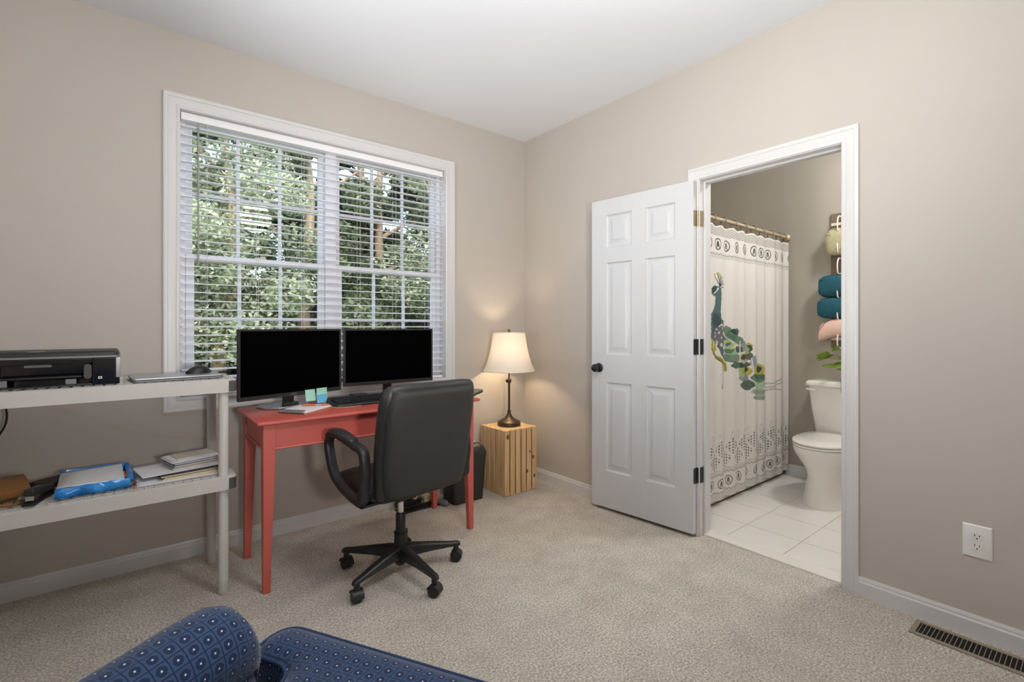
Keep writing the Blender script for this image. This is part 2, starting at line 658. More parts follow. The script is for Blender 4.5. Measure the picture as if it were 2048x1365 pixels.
def casing_frame(x0, x1, z0, z1, width, y, sgn):
    m = MB()
    k = width / 0.066
    rings = []
    for o, t in CAS:
        o *= k
        rings.append([(x0 - o, y + sgn * t, z0 - o), (x1 + o, y + sgn * t, z0 - o), (x1 + o, y + sgn * t, z1 + o), (x0 - o, y + sgn * t, z1 + o)])
    m.loft(rings, caps=False)
    return m


# ---- window_1
win = bpy.data.objects.new('window_1', None)
COL.objects.link(win)
win.location = (0, 0, 0)
struct(win, 'white double window with divided panes in the taupe wall', 'window')
casing_frame(WX0, WX1, WZ0, WZ1, 0.0735, 0, -1).build('casing', M['trim'], win, smooth=25)
j = MB()
j.box(WX0 - 0.018, WX0, 0, WT + 0.016, WZ0 - 0.018, WZ1 + 0.018).box(WX1, WX1 + 0.018, 0, WT, WZ0 - 0.018, WZ1 + 0.018)
j.box(WX0, WX1, 0, WT, WZ1, WZ1 + 0.018).box(WX0, WX1, 0, WT, WZ0 - 0.018, WZ0)
j.build('jamb', M['trim'], win)
FX0, FX1, FZ0, FZ1 = WX0, WX1, WZ0, WZ1
XM = (WX0 + WX1) / 2
fr = MB()
FY0, FY1 = 0.078, 0.134
fb = 0.030
fr.box(FX0, FX0 + fb, FY0, FY1, FZ0, FZ1).box(FX1 - fb, FX1, FY0, FY1, FZ0, FZ1)
fr.box(FX0 + fb, FX1 - fb, FY0, FY1, FZ0, FZ0 + 0.04).box(FX0 + fb, FX1 - fb, FY0, FY1, FZ1 - fb, FZ1)
fr.box(XM - 0.034, XM + 0.034, FY0 - 0.006, FY1, FZ0 + 0.04, FZ1 - fb)
fr.build('frame', M['vinyl'], win, bevel=0.002)
MEET = 1.583
pane_mesh = {}


def sash(x0, x1, z0, z1, y0, y1, wt, wb, ws, nm):
    s = MB()
    s.box(x0, x0 + ws, y0, y1, z0, z1).box(x1 - ws, x1, y0, y1, z0, z1)
    s.box(x0 + ws, x1 - ws, y0, y1, z0, z0 + wb).box(x0 + ws, x1 - ws, y0, y1, z1 - wt, z1)
    so = s.build('sash', M['vinyl'], win, bevel=0.002)
    gx0, gx1, gz0, gz1 = x0 + ws, x1 - ws, z0 + wb, z1 - wt
    ym = (y0 + y1) / 2
    mw = 0.009
    xs = [gx0 + (gx1 - gx0) * k / 3 for k in range(4)]
    zs = [gz0, (gz0 + gz1) / 2, gz1]
    for k in (1, 2):
        MB().box(xs[k] - mw, xs[k] + mw, ym - 0.007, ym + 0.007, gz0, gz1).build('muntin', M['vinyl'], so)
    for a in range(3):
        MB().box(xs[a] + (mw if a else 0), xs[a + 1] - (mw if a < 2 else 0), ym - 0.007, ym + 0.007, zs[1] - mw, zs[1] + mw).build('muntin', M['vinyl'], so)
    for a in range(3):
        for b in range(2):
            xa, xb = xs[a] + (mw if a else 0), xs[a + 1] - (mw if a < 2 else 0)
            za, zb = zs[b] + (mw if b else 0), zs[b + 1] - (mw if b < 1 else 0)
            MB().add([(xa, ym, za), (xb, ym, za), (xb, ym, zb), (xa, ym, zb)], [(0, 1, 2, 3)]).build('pane', M['glass'], so)
    return so


for (a, b) in ((FX0 + fb, XM - 0.034), (XM + 0.034, FX1 - fb)):
    sash(a, b, MEET - 0.012, FZ1 - fb, 0.107, 0.129, 0.035, 0.028, 0.034, 'u')
    lo = sash(a + 0.001, b - 0.001, FZ0 + 0.04, MEET + 0.026, 0.081, 0.105, 0.034, 0.055, 0.040, 'l')
    xm = (a + b) / 2
    MB().box(xm - 0.03, xm + 0.03, 0.083, 0.103, MEET + 0.026, MEET + 0.034).tube([(xm, 0.092, MEET + 0.036), (xm + 0.026, 0.086, MEET + 0.040)], 0.005).build('sash_lock', M['creamw'], win)

# ---- venetian blind (hangs inside the window recess)
bl = thing('venetian_blind', 'white venetian blind with open slats hanging in the window', 'blind', (0, 0, 0))
bx0, bx1 = WX0 + 0.006, WX1 - 0.006
BY = 0.048
MB().box(bx0, bx1, BY - 0.024, BY + 0.022, WZ1 - 0.042, WZ1 - 0.002).build('headrail', M['blind'], bl, bevel=0.002)
sl = MB()
sw, tilt, nseg = 0.050, R(4.5), 6
ring0, ring1 = [], []
top, bot = [], []
for k in range(nseg + 1):
    t = -0.5 + k / nseg
    yy = t * sw
    zz = 0.0016 * (1 - (2 * t) ** 2)
    top.append((yy, zz + 0.0017))
    bot.append((yy, zz - 0.0017))
prof = top + bot[::-1]
prof = [(y * math.cos(tilt) - z * math.sin(tilt), y * math.sin(tilt) + z * math.cos(tilt)) for y, z in prof]
sl.loft([[(bx0 + 0.003, y, z) for y, z in prof], [(bx1 - 0.003, y, z) for y, z in prof]])
slat_me = sl.mesh('slat', M['blind'], smooth=30)
nsl = 31
z_top, z_bot = 2.279, 0.888
for k in range(nsl):
    o = inst(slat_me, 'slat', bl, (0, BY, z_top + (z_bot - z_top) * k / (nsl - 1)))
MB().box(bx0 + 0.003, bx1 - 0.003, BY - 0.024, BY + 0.024, WZ0 + 0.002, WZ0 + 0.018).build('bottom_rail', M['blind'], bl, bevel=0.003)
for cx_ in (-2.235, -1.985, -1.735, -1.385, -1.135, -0.885):
    for dy in (-0.027, 0.027):
        MB().tube([(cx_, BY + dy, WZ0 + 0.016), (cx_, BY + dy, WZ1 - 0.04)], 0.0009, 5).build('ladder_cord', M['cordm'], bl)
MB().tube([(-2.278, BY - 0.037, WZ1 - 0.075), (-2.278, BY - 0.040, 1.545)], 0.0046, 6).tube([(-2.278, BY - 0.030, WZ1 - 0.045), (-2.278, BY - 0.038, WZ1 - 0.078)], 0.002, 6).build('tilt_wand', M['wand'], bl)

# ---- door casing, jamb, stop, threshold
tr = MB()
rings = []
for o, t in CAS:
    t *= 0.72
    a0, a1, zt = DY0 - 0.005, DY1 + 0.005, DZ + 0.005
    rings.append([(-t, a0 - o, 0), (-t, a0 - o, zt + o), (-t, a1 + o, zt + o), (-t, a1 + o, 0)])
tr.loft(rings, caps=False, closed=False)
struct(tr.build('trim_1', M['trim'], smooth=25), 'white moulded casing around the bathroom doorway', 'trim')
jm = bpy.data.objects.new('trim_2', None)
COL.objects.link(jm)
jm.location = (WT / 2, DY0, 0)
struct(jm, 'white door jamb lining the bathroom doorway', 'trim')
ox, oy = WT / 2, DY0


def jb(nm, x0, x1, y0, y1, z0, z1, mt='trim', bev=0.0015):
    return MB().box(x0 - ox, x1 - ox, y0 - oy, y1 - oy, z0, z1).build(nm, M[mt], jm, bevel=bev)


jb('side_jamb', 0, WT, DY1, DY1 + JT, 0, DZ + JT)
jb('side_jamb', 0, WT, DY0 - JT, DY0, 0, DZ + JT)
jb('head_jamb', 0, WT, DY0, DY1, DZ, DZ + JT)
jb('door_stop', 0.040, 0.074, DY1 - 0.012, DY1, 0, DZ)
jb('door_stop', 0.040, 0.074, DY0, DY0 + 0.012, 0, DZ)
jb('door_stop', 0.040, 0.074, DY0 + 0.012, DY1 - 0.012, DZ - 0.012, DZ)
jb('strike_plate', 0.003, 0.034, DY0 + 0.0, DY0 + 0.0022, 0.905, 0.975, 'orb', 0)
struct(MB().box(0.036, WT + 0.01, DY0 - JT, DY1 + JT, -0.02, 0.010).build('trim_3', M['marble'], bevel=0.004), 'cream threshold strip between carpet and bathroom tiles', 'trim')

# ---- door_1 : local x = from hinge to latch, y = thickness, z up.  Visible face is y = -TH
TH, DW, DH = 0.035, 0.708, 2.030
hx, hy = -0.010, -1.5535
A = Vector((-0.049, -1.551))
Bp = Vector((-0.121, -0.843))
ang = math.atan2(Bp.y - A.y, Bp.x - A.x)
dr = bpy.data.objects.new('door_1', None)
COL.objects.link(dr)
dr.location = (A.x, A.y, 0.022)
dr.rotation_euler = (0, 0, ang)
struct(dr, 'white six-panel door standing wide open against the wall', 'door')
# local: y axis is left of door direction (x).  door direction ~ +Y world, so left = -X world = the visible face side
st, ml = 0.112, 0.100
pw = (DW - 2 * st - ml) / 2
xa = [(st, st + pw), (st + pw + ml, DW - st)]
zr = [(0.240, 0.826), (1.008, 1.612), (1.710, 1.925)]
lf = MB()
lf.box(0, st, -TH, 0, 0, DH).box(DW - st, DW, -TH, 0, 0, DH)
zz = [0] + [v for r in zr for v in r] + [DH]
for k in range(0, len(zz), 2):
    lf.box(st, DW - st, -TH, 0, zz[k], zz[k + 1])
for (z0, z1) in zr:
    lf.box(st + pw, st + pw + ml, -TH, 0, z0, z1)
lf.build('door_leaf', M['doorp'], dr)
for (x0, x1) in xa:
    for (z0, z1) in zr:
        pm = MB()
        for side in (0, 1):
            rings = []
            for ins, dep in ((0, 0.0), (0.003, 0.007), (0.010, 0.013), (0.018, 0.013), (0.022, 0.012), (0.047, 0.004), (0.049, 0.0025)):
                y = -dep if side == 0 else -TH + dep
                rings.append([(x0 + ins, y, z0 + ins), (x1 - ins, y, z0 + ins), (x1 - ins, y, z1 - ins), (x0 + ins, y, z1 - ins)])
            pm.loft(rings, caps=False)
            b = len(pm.v)
            pm.f.append((b - 4, b - 3, b - 2, b - 1))
        pm.build('panel', M['doorp'], dr, smooth=20)
# knob (both sides)
kn = MB()
for sgn, y0 in ((1, 0.0), (-1, -TH)):
    pr = [(0.030, 0.0), (0.031, 0.004), (0.026, 0.008), (0.012, 0.012), (0.011, 0.028), (0.020, 0.034), (0.027, 0.044), (0.027, 0.052), (0.021, 0.062), (0.008, 0.066)]
    rings = [[(r * math.cos(2 * PI * i / 20), sgn * z, r * math.sin(2 * PI * i / 20)) for i in range(20)] for r, z in pr]
    rings = [[(p[0] + DW - 0.060, p[1] + y0, p[2] + 0.918) for p in rg] for rg in rings]
    if sgn < 0:
        rings = [[(p[0], max(p[1], -0.076), p[2]) for p in rg] for rg in rings]
    kn.loft(rings)
kn.build('door_knob', M['orb'], dr, smooth=40, label='dark bronze round door knob')
MB().box(DW - 0.0005, DW + 0.001, -0.030, -0.006, 0.89, 0.945).build('latch_plate', M['orb'], dr)
for zc, mt in ((1.816, 'brass'), (1.074, 'orb'), (0.332, 'orb')):
    hg = MB()
    # leaf on the door edge and leaf on the jamb, knuckle barrel between
    hg.prism(rounded([(-TH + 0.002, zc - 0.045), (-0.001, zc - 0.045), (-0.001, zc + 0.045), (-TH + 0.002, zc + 0.045)], 0.010), -0.0025, 0.0005, 'x')
    hg.tube([(-0.006, -TH - 0.006, zc - 0.045), (-0.006, -TH - 0.006, zc + 0.045)], 0.006, 8)
    o = hg.build('hinge', M[mt], dr, smooth=40)
    jb('hinge_leaf', 0.002, 0.036, DY1 - 0.0022, DY1, zc + 0.022 - 0.045, zc + 0.022 + 0.045, mt, 0)

# ================================================================== BATHROOM SHELL
BX1, BYF, BYN = 1.68, -0.58, -3.30
struct(MB().box(BX1, BX1 + WT, BYN - WT, BYF + WT, -0.08, H).build('wall_bathroom_far', M['bathwall']), 'greige bathroom wall behind the toilet', 'wall')
struct(MB().box(WT, BX1, BYF, BYF + WT, -0.08, H).build('wall_bathroom_tub', M['bathwall']), 'greige bathroom wall behind the bathtub', 'wall')
struct(MB().box(WT, BX1, BYN - WT, BYN, -0.08, H).build('wall_bathroom_near', M['bathwall']), 'greige bathroom wall out of sight on the right', 'wall')
struct(MB().box(WT, BX1, BYN, BYF, -0.16, -0.061).build('light_block_slab', M['grout']), 'unseen slab added below the bathroom tiles against stray light', 'floor')  # added out of sight to keep green ground light from leaking up
baseboard('baseboard_bathroom', (BX1, -1.36), (BX1, BYN), (-1, 0), 'white baseboard of the bathroom behind the toilet')
fl = bpy.data.objects.new('floor_bathroom', None)
COL.objects.link(fl)
fl.location = (WT, BYN, 0)
struct(fl, 'white square tiled bathroom floor', 'floor')
MB().box(0.0, BX1 - WT, 0, -1.345 - BYN, -0.06, -0.002).build('grout_bed', M['grout'], fl)
g = 0.308
jx = [0.08 + g * k for k in range(0, 7)]
jy = [-1.650 + g * k for k in range(-7, 3)]
TUBY = -1.35
for a in range(len(jx) - 1):
    for b in range(len(jy) - 1):
        x0, x1 = max(jx[a] + 0.002, WT + 0.011), min(jx[a + 1] - 0.002, BX1)
        y0, y1 = max(jy[b] + 0.002, BYN), min(jy[b + 1] - 0.002, TUBY)
        if x1 - x0 < 0.02 or y1 - y0 < 0.004:
            continue
        MB().box(x0 - WT, x1 - WT, y0 - BYN, y1 - BYN, -0.004, 0.0).build('tile', M['tile'], fl)

# ================================================================== DESK
DX0, DX1, DYF, DYB, DT = -2.128, -0.925, -0.680, -0.165, 0.788
dk = thing('writing_desk', 'coral red painted wooden desk with tapered legs under the window', 'desk', ((DX0 + DX1) / 2, (DYF + DYB) / 2, 0))
dcx, dcy = dk.location.x, dk.location.y
hw, hd = (DX1 - DX0) / 2, (DYB - DYF) / 2
tp = MB()
rings = []
for ins, z in ((0.006, DT - 0.022), (0.0, DT - 0.016), (0.0, DT - 0.010), (0.006, DT - 0.004), (0.016, DT - 0.0015), (0.020, DT)):
    rings.append([(-hw + ins, -hd + ins, z), (hw - ins, -hd + ins, z), (hw - ins, hd - ins, z), (-hw + ins, hd - ins, z)])
tp.loft(rings)
tp.build('desktop', M['red'], dk, smooth=40)
LO = 0.028
lw, lb, ah = 0.052, 0.030, 0.118
zt = DT - 0.022
for sx in (-1, 1):
    for sy in (-1, 1):
        ex, ey = sx * (hw - LO), sy * (hd - LO)
        rings = []
        for wd, z in ((lb, 0.0), (lw, zt - ah - 0.02), (lw, zt)):
            ix, iy = ex - sx * wd, ey - sy * wd
            rings.append([(min(ex, ix), min(ey, iy), z), (max(ex, ix), min(ey, iy), z), (max(ex, ix), max(ey, iy), z), (min(ex, ix), max(ey, iy), z)])
        MB().loft(rings).build('leg', M['red'], dk, bevel=0.002)
for sy in (-1, 1):
    ap = MB().box(-hw + LO + lw, hw - LO - lw, sy * (hd - LO - 0.006) - (0.018 if sy > 0 else 0), sy * (hd - LO - 0.006) + (0.018 if sy < 0 else 0), zt - ah, zt)
    yb = sy * (hd - LO - 0.004)
    ap.tube([(-hw + LO + lw, yb, zt - ah + 0.004), (hw - LO - lw, yb, zt - ah + 0.004)], 0.005, 8)
    ap.build('apron', M['red'], dk)
for sx in (-1, 1):
    ap = MB().box(sx * (hw - LO - 0.006) - (0.018 if sx > 0 else 0), sx * (hw - LO - 0.006) + (0.018 if sx < 0 else 0), -hd + LO + lw, hd - LO - lw, zt - ah, zt)
    xb = sx * (hw - LO - 0.004)
    ap.tube([(xb, -hd + LO + lw, zt - ah + 0.004), (xb, hd - LO - lw, zt - ah + 0.004)], 0.005, 8)
    ap.build('apron', M['red'], dk)

# ---- monitors
def text_mesh(txt, size, depth=0.0004):
    c = bpy.data.curves.new('lettering', 'FONT')
    c.body = txt
    c.size = size
    c.extrude = depth
    c.align_x = 'CENTER'
    c.align_y = 'CENTER'
    o = bpy.data.objects.new('lettering', c)
    COL.objects.link(o)
    dg = bpy.context.evaluated_depsgraph_get()
    me = bpy.data.meshes.new_from_object(o.evaluated_get(dg))
    bpy.data.objects.remove(o, do_unlink=True)
    return me


def monitor(pl, pr, zb, ztop, label, base, logo):
    """pl, pr: xy of the left and right front edges; bezel plane between them"""
    pl, pr = Vector(pl), Vector(pr)
    c = (pl + pr) / 2
    a = math.atan2(pr.y - pl.y, pr.x - pl.x)
    wd = (pr - pl).length / 2
    t = thing('computer_monitor', label, 'monitor', (c.x, c.y, DT), a)
    z0, z1 = zb - DT, ztop - DT
    # body: front y=0 facing local -y
    MB().box(-wd, wd, 0.0, 0.016, z0, z1).build('housing', M['bezel'], t, bevel=0.003)
    MB().box(-wd * 0.62, wd * 0.62, 0.016, 0.042, z0 + 0.06, z1 - 0.07).build('rear_housing', M['bezel'], t, bevel=0.012)
    b, bb = 0.010, 0.020
    fm = MB().box(-wd, -wd + b, -0.003, 0, z0, z1).box(wd - b, wd, -0.003, 0, z0, z1).box(-wd + b, wd - b, -0.003, 0, z0, z0 + bb).box(-wd + b, wd - b, -0.003, 0, z1 - b, z1)
    bz = fm.build('bezel', M['bezel'], t)
    MB().box(-wd + b, wd - b, -0.0012, -0.0002, z0 + bb, z1 - b).build('screen', M['screen'], t, label='black switched-off screen')
    if logo:
        me = text_mesh('DELL', 0.015)
        me.materials.append(M['greyplastic'])
        o = inst(me, 'lettering', bz, (0.0, -0.0034, z0 + 0.010), (PI / 2, 0, 0))
    if base == 'plate':
        MB().box(-0.028, 0.028, 0.044, 0.068, 0.010, z0 + 0.16).build('stand_neck', M['bezel'], t, bevel=0.004)
        oc = [(-0.12, -0.02), (-0.075, -0.075), (0.075, -0.075), (0.12, -0.02), (0.12, 0.075), (0.07, 0.115), (-0.07, 0.115), (-0.12, 0.075)]
        oc = [(x, y + 0.080) for x, y in oc]
        MB().prism(oc, 0.001, 0.011).build('stand_base', M['silver'], t, bevel=0.003)
        MB().box(-0.045, 0.035, 0.012, 0.038, 0.012, 0.030).build('cable_clip', M['bezel'], t, bevel=0.002)
    else:
        MB().box(-0.026, 0.026, 0.044, 0.064, 0.012, z0 + 0.16).build('stand_neck', M['bezel'], t, bevel=0.004)
        pr_ = [(0.125, 0.001), (0.125, 0.006), (0.118, 0.012), (0.04, 0.018)]
        m = MB().lathe(pr_, 36)
        m.xf(Matrix.Translation((0, 0.050, 0)) @ Matrix.Diagonal((0.84, 0.66, 1, 1)))
        m.build('stand_base', M['blackgloss'], t, smooth=40)
        rr = MB().tube([(0.106 * math.cos(2 * PI * k / 40), 0.050 + 0.0832 * math.sin(2 * PI * k / 40), 0.008) for k in range(40)], 0.002, 6, closed=True)
        rr.build('base_rim', M['chrome'], t)
    return t


monitor((-2.168, -0.455), (-1.628, -0.305), 0.853, 1.200, 'left computer monitor, turned slightly, with sticky notes on its lower edge', 'plate', True)
monitor((-1.606, -0.292), (-1.040, -0.310), 0.868, 1.200, 'right computer monitor with a black blank screen, partly behind the chair', 'disc', False)

# sticky notes stuck on the lower bezel of the left monitor
ma = math.atan2(0.150, 0.540)


def on_mon(s, dy, z):
    """a point s metres along the left monitor's front, dy in front of it"""
    p = Vector((-2.168, -0.455)) + Vector((math.cos(ma), math.sin(ma))) * s
    return (p.x + math.sin(ma) * dy, p.y - math.cos(ma) * dy, z)


def sticky(name, s, zt_, w_, h_, mt, label, dy, lean):
    n = 5
    top_, vs, fs = [], [], []
    for k in range(n + 1):
        t = k / n
        for q in (0, 1):
            vs.append((q * w_ - w_ / 2 + lean * t * 0.01, -0.004 * t * t, -h_ * t))
    for k in range(n):
        fs.append((2 * k, 2 * k + 1, 2 * k + 3, 2 * k + 2))
    b = len(vs)
    vs += [(x, y + 0.0006, z) for x, y, z in vs]
    fs += [tuple(reversed([i + b for i in f])) for f in fs]
    for k in range(n):
        fs += [(2 * k, 2 * k + 2, 2 * k + 2 + b, 2 * k + b), (2 * k + 1, 2 * k + 1 + b, 2 * k + 3 + b, 2 * k + 3)]
    o = MB().add(vs, fs).build(name, M[mt])
    o.location = on_mon(s, dy, zt_)
    o.rotation_euler = (0, 0, ma)
    return tag(o, label, 'sticky note', 'sticky notes on the left monitor')


sticky('sticky_note', 0.368, 0.876, 0.056, 0.062, 'stickyg', 'left mint green sticky note hanging off the left monitor', 0.0045, 0.4)
sticky('sticky_note', 0.438, 0.878, 0.062, 0.060, 'stickyg', 'right mint green sticky note, above the blue one', 0.0045, 0)
sticky('sticky_note', 0.434, 0.843, 0.060, 0.045, 'stickyb', 'light blue sticky note below the mint green ones', 0.0100, 0.2)

# ---- notebook
nb = thing('spiral_notebook', 'open spiral notebook with white pages lying on the red desk', 'notebook', (-1.868, -0.482, DT), R(38))
MB().box(-0.105, 0.105, -0.075, 0.075, 0.001, 0.004).build('back_cover', M['cardb'], nb)
MB().box(-0.104, 0.103, -0.074, 0.074, 0.004, 0.013).build('pages', M['paper'], nb, bevel=0.001)
sp_ = MB()
for k in range(22):
    y = -0.068 + k * 0.0065
    sp_.tube([(-0.105 + 0.009 * math.cos(a), y, 0.0095 + 0.0085 * math.sin(a)) for a in [2 * PI * q / 10 for q in range(10)]], 0.0014, 4, closed=True)
sp_.build('spiral_binding', M['bezel'], nb)
pn = thing('orange_pen', 'orange pen lying on the open notebook', 'pen', (-1.815, -0.462, DT + 0.0135), R(-22))
MB().tube([(-0.065, 0, 0.005), (-0.02, 0, 0.005), (0.0, 0, 0.005)], [0.004, 0.005, 0.005], 10).build('cap', M['orange'], pn, smooth=40)
MB().tube([(0.0, 0, 0.005), (0.03, 0, 0.005)], 0.0042, 10).build('grip', M['silver'], pn, smooth=40)
MB().tube([(0.03, 0, 0.005), (0.07, 0, 0.005)], [0.0048, 0.003], 10).build('barrel', M['orange'], pn, smooth=40)
tag(MB().prism(rounded([(-0.09, -0.06), (0.07, -0.06), (0.10, 0.02), (0.02, 0.07), (-0.09, 0.05)], 0.006), 0.001, 0.005).build('paper_pad', M['cardb']), 'cardboard-backed pad poking out under the notebook', 'notepad').location = (-1.700, -0.395, DT)

# ---- keyboard
kb = thing('keyboard', 'black computer keyboard on the desk left of the chair', 'keyboard', (-1.500, -0.432, DT), R(2))
pr = [(-0.085, 0.001), (-0.085, 0.010), (-0.078, 0.016), (-0.055, 0.017), (0.060, 0.028), (0.075, 0.028), (0.080, 0.020), (0.080, 0.001)]
MB().loft([[(x, y, z) for y, z in pr] for x in (-0.225, 0.225)]).build('case', M['black'], kb, bevel=0.006, seg=3)
ky = MB()
for r_ in range(6):
    y = -0.040 + r_ * 0.0185 + (0.006 if r_ == 5 else 0)
    z = 0.0185 + (y + 0.055) * 0.0957
    x = -0.212
    while x < 0.205:
        wd = 0.0165
        if r_ == 0 and -0.12 < x < -0.02:
            wd = 0.10
        ky.obox((x + wd / 2, y, z + 0.003), (wd - 0.0025, 0.0155, 0.007), Matrix.Rotation(R(5.5), 3, 'X'))
        x += wd + (0.008 if abs(x - 0.065) < 0.010 else 0.0018)
ky.build('keys', M['keys'], kb)
tag(MB().tube(spline([(-1.745, -0.37, DT + 0.003), (-1.752, -0.47, DT + 0.0028), (-1.715, -0.532, DT + 0.0028), (-1.655, -0.545, DT + 0.0028), (-1.60, -0.535, DT + 0.003)], 8), 0.0022, 6).build('charging_cable', M['cardb']), 'thin beige cord curled along the front of the keyboard', 'cord')
# ---- wedge-shaped black box behind the keyboard
wg = MB().loft([[(-0.062, y, z) for y, z in ((-0.03, 0.001), (0.03, 0.001), (0.03, 0.030), (-0.03, 0.030))],
                [(0.02, y, z) for y, z in ((-0.03, 0.001), (0.03, 0.001), (0.03, 0.030), (-0.03, 0.030))],
                [(0.062, y, z) for y, z in ((-0.028, 0.001), (0.028, 0.001), (0.028, 0.014), (-0.028, 0.014))]])
wgo = wg.build('desk_dock', M['black'], bevel=0.004)
wgo.location = (-1.490, -0.262, DT)
wgo.rotation_euler = (0, 0, R(-4))
tag(wgo, 'small black wedge-shaped box between keyboard and right monitor', 'desk gadget')
# ---- dark laptop at the right end
lt = thing('dark_laptop', 'closed dark laptop overhanging the right end of the desk', 'laptop', (-0.985, -0.515, DT), R(38))
MB().prism(rect(-0.17, 0.17, -0.12, 0.12, 0.012), 0.002, 0.013).build('base', M['bezel'], lt, bevel=0.002)
MB().prism(rect(-0.17, 0.17, -0.12, 0.12, 0.012), 0.0145, 0.022).build('lid', M['greyplastic'], lt, bevel=0.002)
for k in range(3):
    MB().box(0.12 - 0.03 * k, 0.138 - 0.03 * k, -0.1208, -0.1185, 0.004, 0.010).build('port', M['slot'], lt)

# ================================================================== PLASTIC SHELVING UNIT
SX1, SX0, SYF, SYB = -2.190, -3.115, -0.572, -0.108
sh = thing('utility_shelf', 'warm grey plastic shelving unit standing against the wall on the left', 'shelf unit', ((SX0 + SX1) / 2, (SYF + SYB) / 2, 0))
scx, scy = sh.location.x, sh.location.y
sw_, sd_ = (SX1 - SX0) / 2, (SYB - SYF) / 2
LEGX, LEGY = sw_ - 0.048, sd_ - 0.046
for zt_, zb_ in ((0.978, 0.917), (0.541, 0.479)):
    fm = MB()
    out = rect(-sw_, sw_, -sd_, sd_, 0.030, 5)
    inn = rect(-sw_ + 0.028, sw_ - 0.028, -sd_ + 0.028, sd_ - 0.028, 0.012, 5)
    low = rect(-sw_ + 0.006, sw_ - 0.006, -sd_ + 0.006, sd_ - 0.006, 0.026, 5)
    low2 = rect(-sw_ + 0.012, sw_ - 0.012, -sd_ + 0.012, sd_ - 0.012, 0.026, 5)
    rings = [[(x, y, zt_ - 0.012) for x, y in inn], [(x, y, zt_ - 0.002) for x, y in inn], [(x, y, zt_) for x, y in rect(-sw_ + 0.012, sw_ - 0.012, -sd_ + 0.012, sd_ - 0.012, 0.026, 5)],
             [(x, y, zt_ - 0.004) for x, y in out], [(x, y, zb_) for x, y in low], [(x, y, zb_) for x, y in low2], [(x, y, zt_ - 0.012) for x, y in low2]]
    fm.loft(rings, caps=False)
    shelf = fm.build('shelf', M['resin'], sh, smooth=40)
    la = MB()
    n_ = 26
    for k in range(n_ + 1):
        x = -sw_ + 0.028 + (2 * sw_ - 0.056) * k / n_
        la.box(x - 0.0035, x + 0.0035, -sd_ + 0.026, sd_ - 0.026, zt_ - 0.014, zt_ - 0.003)
    n_ = 11
    for k in range(n_ + 1):
        y = -sd_ + 0.028 + (2 * sd_ - 0.056) * k / n_
        la.box(-sw_ + 0.026, sw_ - 0.026, y - 0.0035, y + 0.0035, zt_ - 0.016, zt_ - 0.0035)
    la.build('lattice', M['resin'], shelf)
    ds = MB().box(-sw_ + 0.013, sw_ - 0.013, -sd_ + 0.013, sd_ - 0.013, zt_ - 0.032, zt_ - 0.030)
    for sx in (-1, 1):
        for sy in (-1, 1):
            cp = MB()
            pts = []
            for k in range(7):
                a = k / 6 * PI / 2
                pts.append((sx * (sw_ - 0.030 + 0.031 * math.sin(a)), sy * (sd_ - 0.030 + 0.031 * math.cos(a))))
            pts2 = [(x * 0.994, y * 0.99) for x, y in pts]
            if zt_ > 0:
                cp.loft([[(x, y, zb_ + 0.004) for x, y in pts + pts2[::-1]], [(x, y, zt_ - 0.008) for x, y in pts + pts2[::-1]]])
                cp.build('corner_cap', M['darkcap'], shelf)
            zlo = zb_ - 0.004
for sx in (-1, 1):
    for sy in (-1, 1):
        lg = MB()
        lg.lathe([(0.0165, 0.001), (0.0185, 0.004), (0.0185, 0.055), (0.0205, 0.056), (0.0205, 0.500)], 20, (sx * LEGX, sy * LEGY, 0))
        lg.lathe([(0.0205, 0.535), (0.0205, 0.940)], 20, (sx * LEGX, sy * LEGY, 0))
        lg.build('post', M['resin'], sh, smooth=40)

# ---- printer on the top shelf
ZT = 0.976
PX1, PYF = -2.604, -0.515
pt = thing('inkjet_printer', 'glossy black inkjet printer on the top shelf', 'printer', (PX1 - 0.225, PYF + 0.165, ZT))
pw_, pd_ = 0.225, 0.165
bd = MB()
bd.box(-pw_ + 0.006, -pw_ + 0.085, -pd_, pd_, 0.004, 0.112).box(pw_ - 0.085, pw_ - 0.0, -pd_, pd_, 0.004, 0.112)
bd.box(-pw_ + 0.085, pw_ - 0.085, -pd_ + 0.11, pd_, 0.004, 0.112).box(-pw_ + 0.085, pw_ - 0.085, -pd_, -pd_ + 0.11, 0.090, 0.112)
bd.box(-pw_ + 0.085, pw_ - 0.085, -pd_, -pd_ + 0.11, 0.004, 0.012)
bd.build('body', M['blackgloss'], pt, bevel=0.006, seg=3)
MB().prism(rect(-pw_, pw_ + 0.002, -pd_ - 0.002, pd_, 0.014), 0.112, 0.120).build('control_strip', M['greyplastic'], pt, bevel=0.002)
MB().loft([[(x, y, z) for x, y in rect(-pw_ + i, pw_ - i, -pd_ + 0.004 + i, pd_ - i, 0.02)] for i, z in ((0.002, 0.120), (0.004, 0.132), (0.012, 0.138))]).build('scanner_lid', M['black'], pt, smooth=40)
MB().box(-0.05, 0.0, -pd_ + 0.05, -pd_ + 0.09, 0.137, 0.1395).build('lid_badge', M['greyplastic'], pt)
MB().box(-0.130, 0.090, -pd_ - 0.020, -pd_ + 0.10, 0.006, 0.011).build('output_tray', M['bezel'], pt, bevel=0.002)
MB().box(0.060, 0.092, -pd_ + 0.02, -pd_ + 0.028, 0.011, 0.030).build('paper_guide', M['greyplastic'], pt, bevel=0.001)
MB().box(-0.128, -0.100, -pd_ + 0.02, -pd_ + 0.028, 0.011, 0.034).build('paper_guide', M['greyplastic'], pt, bevel=0.001)
MB().tube([(-0.125, -pd_ + 0.085, 0.035), (0.125, -pd_ + 0.085, 0.035)], 0.009, 10).build('feed_roller', M['black'], pt)
